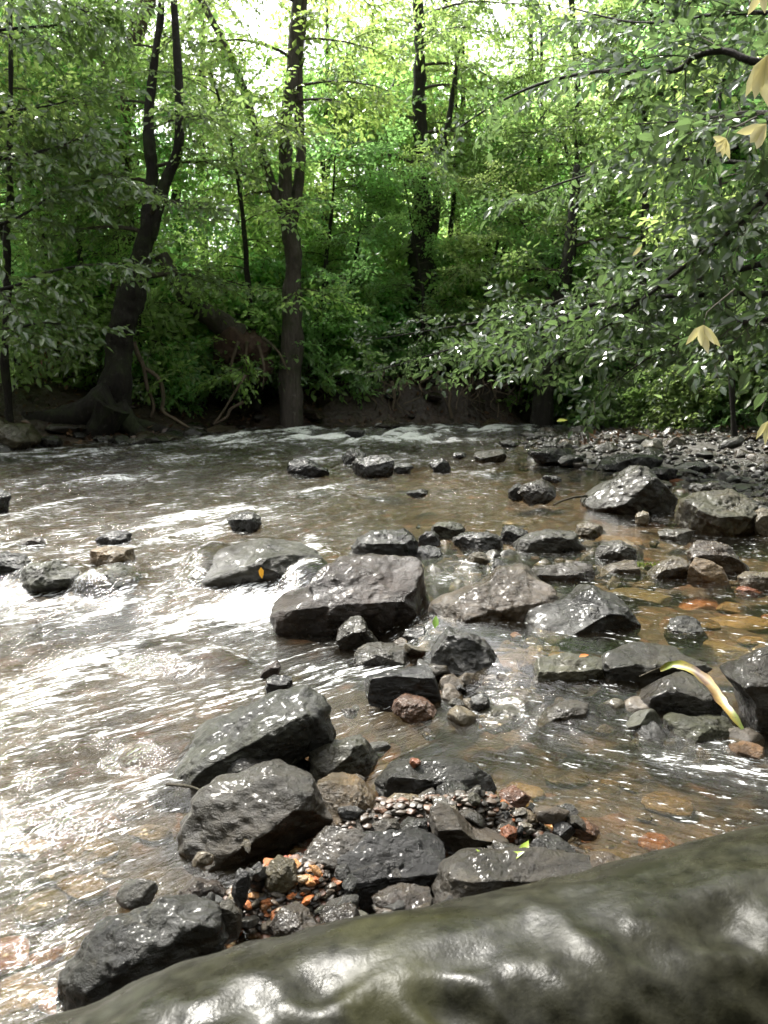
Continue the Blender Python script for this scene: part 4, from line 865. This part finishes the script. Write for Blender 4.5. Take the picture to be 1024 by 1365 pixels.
# the overhanging tree at the right, its boughs reach over the gravel bar
def bough(g, t, base, pts, w0, w1, per, rng, lib=SP_BIG, part='bough', sc=(.55, .95), start=.12, up=-.05):
    P = np.array([atY(x, y, Yb) for x, y, Yb in pts])-base; Q = spline(P, 8*len(P)); rq = np.linspace(w0, w1, len(Q))
    link(part, add_tube(G(), Q, rq, 8, rough=.15, seed=per).mesh(part, [BARK_DARK]), (0, 0, 0), t); put_sprays(g, Q, rng, lib, per, sc, start, up, 1.2)
rng = np.random.default_rng(77)
base = np.array([4.0, 6.6, gz(4.0, 6.6)]); t = link('overhanging_tree', None, base); tag(t, 'tree at the right reaching low leafy boughs out over the gravel bar', 'tree')
link('trunk', add_tube(G(), spline(np.array([(4, 6.6, -.1), (3.95, 6.5, 1.5), (4.05, 6.6, 3.2), (4.2, 6.7, 5.5)])-np.array([4, 6.6, base[2]]), 40), np.linspace(.19, .10, 40), 16, rough=.12, seed=5).mesh('trunk', [BARK_DARK]), (0, 0, 0), t)
g = G()
B = [([(1180,210,6.5),(1040,255,6.6),(950,325,7.0),(860,348,7.5),(770,392,8.2),(690,420,8.8),(600,436,9.4),(500,452,10)], .035, .006, 24),
     ([(1190,300,6.5),(1040,345,6.4),(930,372,6.8),(830,392,7.3),(740,425,8),(650,450,8.6),(560,478,9.2),(480,500,9.8)], .030, .006, 24),
     ([(1190,330,6.5),(1060,385,6.0),(960,392,6.3),(860,398,6.7),(780,420,7.2),(700,455,7.8),(640,490,8.2)], .028, .005, 22),
     ([(1200,200,6.5),(1060,235,5.8),(985,300,6.0),(900,365,6.4),(830,420,6.9),(760,465,7.4),(720,500,7.7)], .026, .005, 19),
     ([(1180,120,6.5),(1060,85,6.2),(1005,82,6.2),(965,68,6.3),(925,76,6.4),(895,95,6.5),(800,95,6.9),(720,112,7.3),(655,142,7.7),(610,172,8)], .034, .006, 19),
     ([(1180,240,6.6),(1060,225,6.6),(960,215,7),(860,215,7.5),(760,240,8),(680,270,8.4)], .024, .005, 18),
     ([(1180,60,6.6),(1050,20,6.6),(950,20,7),(850,30,7.5),(760,10,8)], .024, .005, 18),
     ([(1190,380,6.3),(1060,420,5.6),(980,430,5.8),(920,450,6.2),(860,480,6.6),(820,510,7)], .022, .004, 17),
     ([(1190,200,6.4),(1080,160,5.6),(1000,150,5.8),(930,160,6.2),(850,165,6.8)], .022, .004, 18)]
for pts, w0, w1, per in B: bough(g, t, base, pts, w0, w1, per, rng)
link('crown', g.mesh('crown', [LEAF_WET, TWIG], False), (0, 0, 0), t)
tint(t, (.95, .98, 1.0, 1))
def young_leaves(parent, base, px, py, Yc, n, lpx, label, rot=0.0, spread=1.0):
    """drooping yellow young leaves at the end of a twig"""
    r = random.Random(px); g = G(); c = atY(px, py, Yc); L = lpx/F*Yc
    for k in range(n):
        a = (k-(n-1)/2)*.35*spread+r.uniform(-.08, .08); l = L*r.uniform(.8, 1.1); V, Fl = leaf_hi(l, l*r.uniform(.22, .32), r.uniform(.15, .35), .10)
        d = np.array([math.sin(a+rot), r.uniform(-.35, .2), -math.cos(a+rot)]); d /= np.linalg.norm(d); s_ = np.cross(d, [0, -1, .1]); s_ /= np.linalg.norm(s_); nn = np.cross(s_, d)
        V = V[:, :1]*d+V[:, 1:2]*s_-V[:, 2:]*nn; g.add(V+c-base, [(f, 0) for f in Fl])
    up_ = np.array([[0, 0, 0], [.03, .05, .06], [.12, .2, .10], [.3, .4, .2]])*(Yc/4)
    add_tube(g, up_+c-base, np.linspace(.002, .005, 4), 5, 1)
    o = link('young_leaf_cluster', g.mesh('young_leaf_cluster', [LEAF_YEL, TWIG]), (0, 0, 0), parent, (1, 1, 1, 1)); o['label'] = label; return o
young_leaves(t, base, 938, 433, 4.6, 5, 37, 'pale yellow drooping young leaves above the gravel bar')
young_leaves(t, base, 968, 184, 3.6, 5, 30, 'yellow and white young leaves below the upper bough', -.6, 1.2)
young_leaves(t, base, 1024, 72, 2.6, 3, 62, 'large yellow leaves at the upper right edge', -.25, .8)
young_leaves(t, base, 1020, -18, 2.6, 2, 42, 'yellow leaf tips in the top right corner', -.3, 1.)
young_leaves(t, base, 1022, 165, 2.8, 3, 44, 'yellow leaves under the large pair at the edge', -.8, 1.)
young_leaves(t, base, 856, 328, 6.0, 1, 16, 'single yellow leaf on the low bough', -.7)
young_leaves(t, base, 1026, 560, 3.0, 2, 34, 'pinkish leaf hanging at the right edge', -.4)
# branches coming in from the left
rng = np.random.default_rng(78); base = np.array([-6.3, 9.0, gz(-6.3, 9.0)]); t = link('edge_tree', None, base); tag(t, 'tree outside the left edge sending thin branches into the picture', 'tree')
link('trunk', add_tube(G(), spline(np.array([(0, 0, -.2), (.1, 0, 2), (0, .1, 4), (.2, 0, 7)]), 40), np.linspace(.16, .07, 40), 14, rough=.12, seed=6).mesh('trunk', [BARK_DARK]), (0, 0, 0), t); g = G()
for pts, per in (([(-150,400,9),(0,386,9),(60,364,9),(130,352,9.2),(215,352,9.5)], 14), ([(-150,330,9),(0,300,9),(80,255,9.2),(150,230,9.5)], 16), ([(-150,180,9),(0,150,9),(70,140,9.3),(130,120,9.6)], 18), ([(-150,60,9),(0,40,9),(90,30,9.3),(160,0,9.6)], 18), ([(-150,230,9),(-20,215,9),(60,200,9),(120,180,9.2)], 18), ([(-150,420,9),(-10,440,9),(60,430,9),(110,440,9.2)], 10), ([(-150,0,9),(-20,-20,9),(60,-10,9),(140,30,9.2)], 16)):
    bough(g, t, base, pts, .022, .005, per, rng, SP_HI, sc=(.7, 1.1))
link('crown', g.mesh('crown', [LEAF_WET, TWIG], False), (0, 0, 0), t); tint(t, (1.45, 1.5, 1.15, 1))

# far wood ahead, too far and dense to count
rng = np.random.default_rng(91); g = G()
def clumps(n, r0, r1, a0, a1, zmax, sc):
    for _ in range(n):
        a = rng.uniform(a0, a1); r = rng.uniform(r0, r1); x, y = r*math.sin(a), r*math.cos(a); z = (gz(x, y) if y > 0 else 0)+zmax*rng.random()**1.15
        if y > 0 and abs(a+.185) < .19 and z > 3.5+5*rng.random()+18*abs(a+.185): continue
        V, Fs = SP_FAR[rng.integers(5)]; s = rng.uniform(*sc); g.add((V*s) @ rotm(rng.uniform(0, 6.3), rng.normal(.15, .3), rng.normal(0, .4)).T+np.array([x, y, z]), Fs)
clumps(2600, 40, 56, -.75, .75, 13, (1.6, 2.8))
o = link('distant_wood', g.mesh('distant_wood', [LEAF], False), color=(1.7, 1.8, 1.5, 1)); tag(o, 'leafy mass of the wood closing the background, tinted bright for backlight', 'woods', kind='stuff')  # lightened tint stands in for light through the far leaves

g = G(); clumps(900, 9, 16, .85, 2.2, 10, (1.4, 2.4)); clumps(800, 13, 20, -2.2, -.85, 10, (1.4, 2.4)); clumps(1800, 7, 14, 2.0, 4.3, 10, (1.4, 2.4))  # unseen wood, added close, dense and dark to block low sky light
o = link('sky_blocking_wood', g.mesh('sky_blocking_wood', [LEAF], False), color=(.4, .4, .4, 1)); tag(o, 'unseen leafy wood beside and behind the viewer, added to block low sky light', 'woods', kind='stuff')

# leaf litter on the banks
rng = np.random.default_rng(95); g = G(); n = 0
while n < 5200:
    px, py = (rng.uniform(-40, 420), rng.uniform(430, 600)) if n % 2 else (rng.uniform(380, 1060), rng.uniform(470, 580))
    Yl = rng.uniform(9, 17); x = (px-512)/F*Yl
    if sdist(np.array([[x, Yl]]), SHORE_A)[0] < .02 and sdist(np.array([[x, Yl]]), SHORE_B)[0] < .8: continue
    l = rng.uniform(.05, .12); V, Fl = leaf_lo(l, l*.5, rng.uniform(-.3, .3)); V = V @ rotm(rng.uniform(0, 6.3), rng.normal(0, .45), rng.normal(0, .45)).T
    g.add(V+np.array([x, Yl, gz(x, Yl)+.02]), [(f, 0) for f in Fl]); n += 1
tag(link('leaf_litter', g.mesh('leaf_litter', [LEAF_DEAD], False)), 'brown fallen leaves covering the shaded bank', 'leaf litter', kind='stuff')
g = G()
for _ in range(60):
    l = rng.uniform(.07, .13); V, Fl = leaf_hi(l, l*.4, .3); g.add(V @ rotm(rng.uniform(0, 6.3), rng.uniform(.4, 1.5), rng.normal(0, .5)).T+np.array([rng.normal(0, .07), rng.normal(0, .07), rng.normal(.3, .16)]), [(f, 0) for f in Fl])
add_tube(g, [(0, 0, -.1), (.02, 0, .3), (0, 0, .65)], [.008, .006, .003], 5, 1)
p = atY(62, 490, 11.0); tag(link('dead_leaf_bunch', g.mesh('dead_leaf_bunch', [LEAF_DEAD, TWIG]), p, color=(2.6, 2.4, 2.2, 1)), 'withered light brown bunch of leaves left of the buttress tree', 'dead leaves')

# ---------------------------------------------------------------- small loose things
def strip(pts, w0, mat, name, label, cat, color, thick=.0015, wide=None, lift=.0):
    P = spline(np.array(pts), 40); T_ = np.gradient(P, axis=0); T_ /= np.linalg.norm(T_, axis=1)[:, None]; S = np.cross(T_, wide if wide is not None else np.array([0, 0, 1.])); S /= np.linalg.norm(S, axis=1)[:, None]; N = np.cross(S, T_)
    t_ = np.linspace(0, 1, 40); wv = w0*np.sin(np.pi*(.04+.93*t_))**.55*(1+.10*np.sin(t_*31)+.07*np.sin(t_*57+1)); cols_ = []
    for u, zf in ((-1, .42), (-.5, .14), (0, 0), (.5, .10), (1, .30)): cols_.append(P+S*(wv*u)[:, None]+N*(zf*wv)[:, None])
    A = np.stack(cols_, 1); Bt = A-N[:, None, :]*thick; V = np.concatenate([A.reshape(-1, 3), Bt.reshape(-1, 3)])
    i = np.arange(39)[:, None]*5+np.arange(4)[None, :]; q = np.stack([i, i+1, i+6, i+5], -1).reshape(-1, 4); b0 = P[0].copy()
    return tag(link(name, G().add(V-b0, [(q, 0), (q[:, ::-1]+200, 0)]).mesh(name, [mat]), b0, color=color), label, cat)
m = M('yellowing_leaf'); tc = m.n('TexCoord'); sx = m.n('SeparateXYZ'); m.l(tc.outputs['Generated'], sx.inputs[0]); nz = m.noise(30, 4, .7, tc.outputs['Object'])
c = m.ramp(m.math('ADD', sx.outputs[0], m.math('MULTIPLY', m.math('SUBTRACT', nz, .5), .35)), (.0, (.20, .15, .012)), (.2, (.11, .155, .012)), (.42, (.19, .155, .014)), (.6, (.045, .017, .010)), (.78, (.20, .13, .018)), (.97, (.12, .16, .03)))
c = m.mix(m.ramp(m.noise(140, 4, .7, tc.outputs['Object']), (.58, 0.), (.64, .7)), c, (.05, .025, .012))
YLM = m.end(m.princ(c, .45))
strip([atY(880, 893, 2.22), atY(898, 886, 2.20), atY(922, 893, 2.16), atY(946, 913, 2.10), atY(960, 934, 2.05), atY(975, 952, 2.0), atY(990, 972, 1.97)], .0145, YLM, 'fallen_leaf', 'long curved yellow and green leaf draped over the rounded boulder', 'leaf', (1, 1, 1, 1), wide=np.array([0, -.75, .65]))
GRL = leaf_material('fresh_green_leaf', (.22, .34, .04), (.32, .42, .05), (.3, .4, .05), .3, .35)
t = link('green_sprig', None, at(655, 1158, .06)); tag(t, 'small bright green sprig lying on the grey block of rock', 'sprig'); b0 = at(655, 1158, .06)
g = G(); add_tube(g, spline(np.array([at(648, 1156, .07), at(665, 1153, .08), at(685, 1152, .08), at(697, 1140, .09)])-b0, 20), np.linspace(.004, .005, 20), 6); link('stem', g.mesh('stem', [GRL]), (0, 0, 0), t, (1, 1, 1, 1))
for q, yaw, l in ((at(690, 1150, .085), .9, .05), (at(652, 1155, .08), 2.2, .04), (at(668, 1153, .085), .1, .05)):
    V, Fl = leaf_hi(l, l*.4); link('leaf', G().add(V @ rotm(yaw, -.6, .3).T+q-b0, [(f, 0) for f in Fl]).mesh('leaf', [GRL]), (0, 0, 0), t, (1, 1, 1, 1))
def loose_leaf(px, py, Yl, l, yaw, pitch, col, label, roll=.2):
    V, Fl = leaf_hi(l, l*.45); p = atY(px, py, Yl); return tag(link('fallen_leaf', G().add(V @ rotm(yaw, pitch, roll).T, [(f, 0) for f in Fl]).mesh('fallen_leaf', [LEAF_YEL]), p, color=col), label, 'leaf')
loose_leaf(874, 642, 5.75, .14, -1.0, .75, (.9, 1.2, 1.5, 1), 'pale green leaf lying on the big dark shore boulder')
loose_leaf(888, 648, 6.5, .16, .1, -.35, (.55, .2, .12, 1), 'large orange-brown dead leaf behind the big shore boulder', .8)
loose_leaf(893, 666, 6.0, .13, 0, -.2, (.7, .4, .35, 1), 'orange leaf on the stones right of the big boulder', .9)
loose_leaf(348, 756, 3.50, .05, -1.3, 1.2, (1.0, .55, .1, 1), 'small orange leaf caught on the cascade boulder', .3)
loose_leaf(772, 876, 2.42, .035, .3, -.2, (.8, .3, .15, 1), 'orange leaf scrap on top of the pale mossy block', .3)
loose_leaf(580, 838, 2.72, .05, 1.4, -.9, (.25, .5, .1, 1), 'single green leaf tucked behind the speckled pyramid rock', .2)
loose_leaf(742, 562, 9.5, .14, .2, -.2, (.5, .6, .2, 1), 'yellow-green leaf on the cobbles near the bar tip', .5)
for lab, pts, w_ in (('thin dark stick reaching from the big boulder into the water', [(782,661,5.3),(765,663,5.2),(748,668,5.1),(738,673,5.0)], .010), ('thin wet twig lying in front of the spotted boulder', [(222,1046,1.80),(250,1048,1.78),(274,1056,1.74)], .004), ('pale twig poking out under the yellow leaf', [(853,902,2.24),(868,895,2.22),(880,890,2.2)], .003)):
    P = np.array([atY(x, y, q) for x, y, q in pts]); tag(link('stick', add_tube(G(), spline(P-P[0], 20), np.linspace(w_, w_*.6, 20), 6, rough=.2).mesh('stick', [TWIG]), P[0]), lab, 'stick')
V, Fc = ICO[3]
g = G(); rng = np.random.default_rng(4)
for _ in range(120):
    l = rng.uniform(.01, .025); Vl, Fl = leaf_lo(l, l*.5); g.add(Vl @ rotm(rng.uniform(0, 6.3), rng.uniform(-1.4, -.3), 0).T+np.array([rng.normal(0, .035), rng.normal(0, .03), .0]), [(f, 0) for f in Fl])
p = atY(857, 754, 4.0); tag(link('moss_tuft', g.mesh('moss_tuft', [GRL], False), p, color=(.6, .8, .5, 1)), 'bright green mossy tuft beside the leaning trio of stones', 'moss')
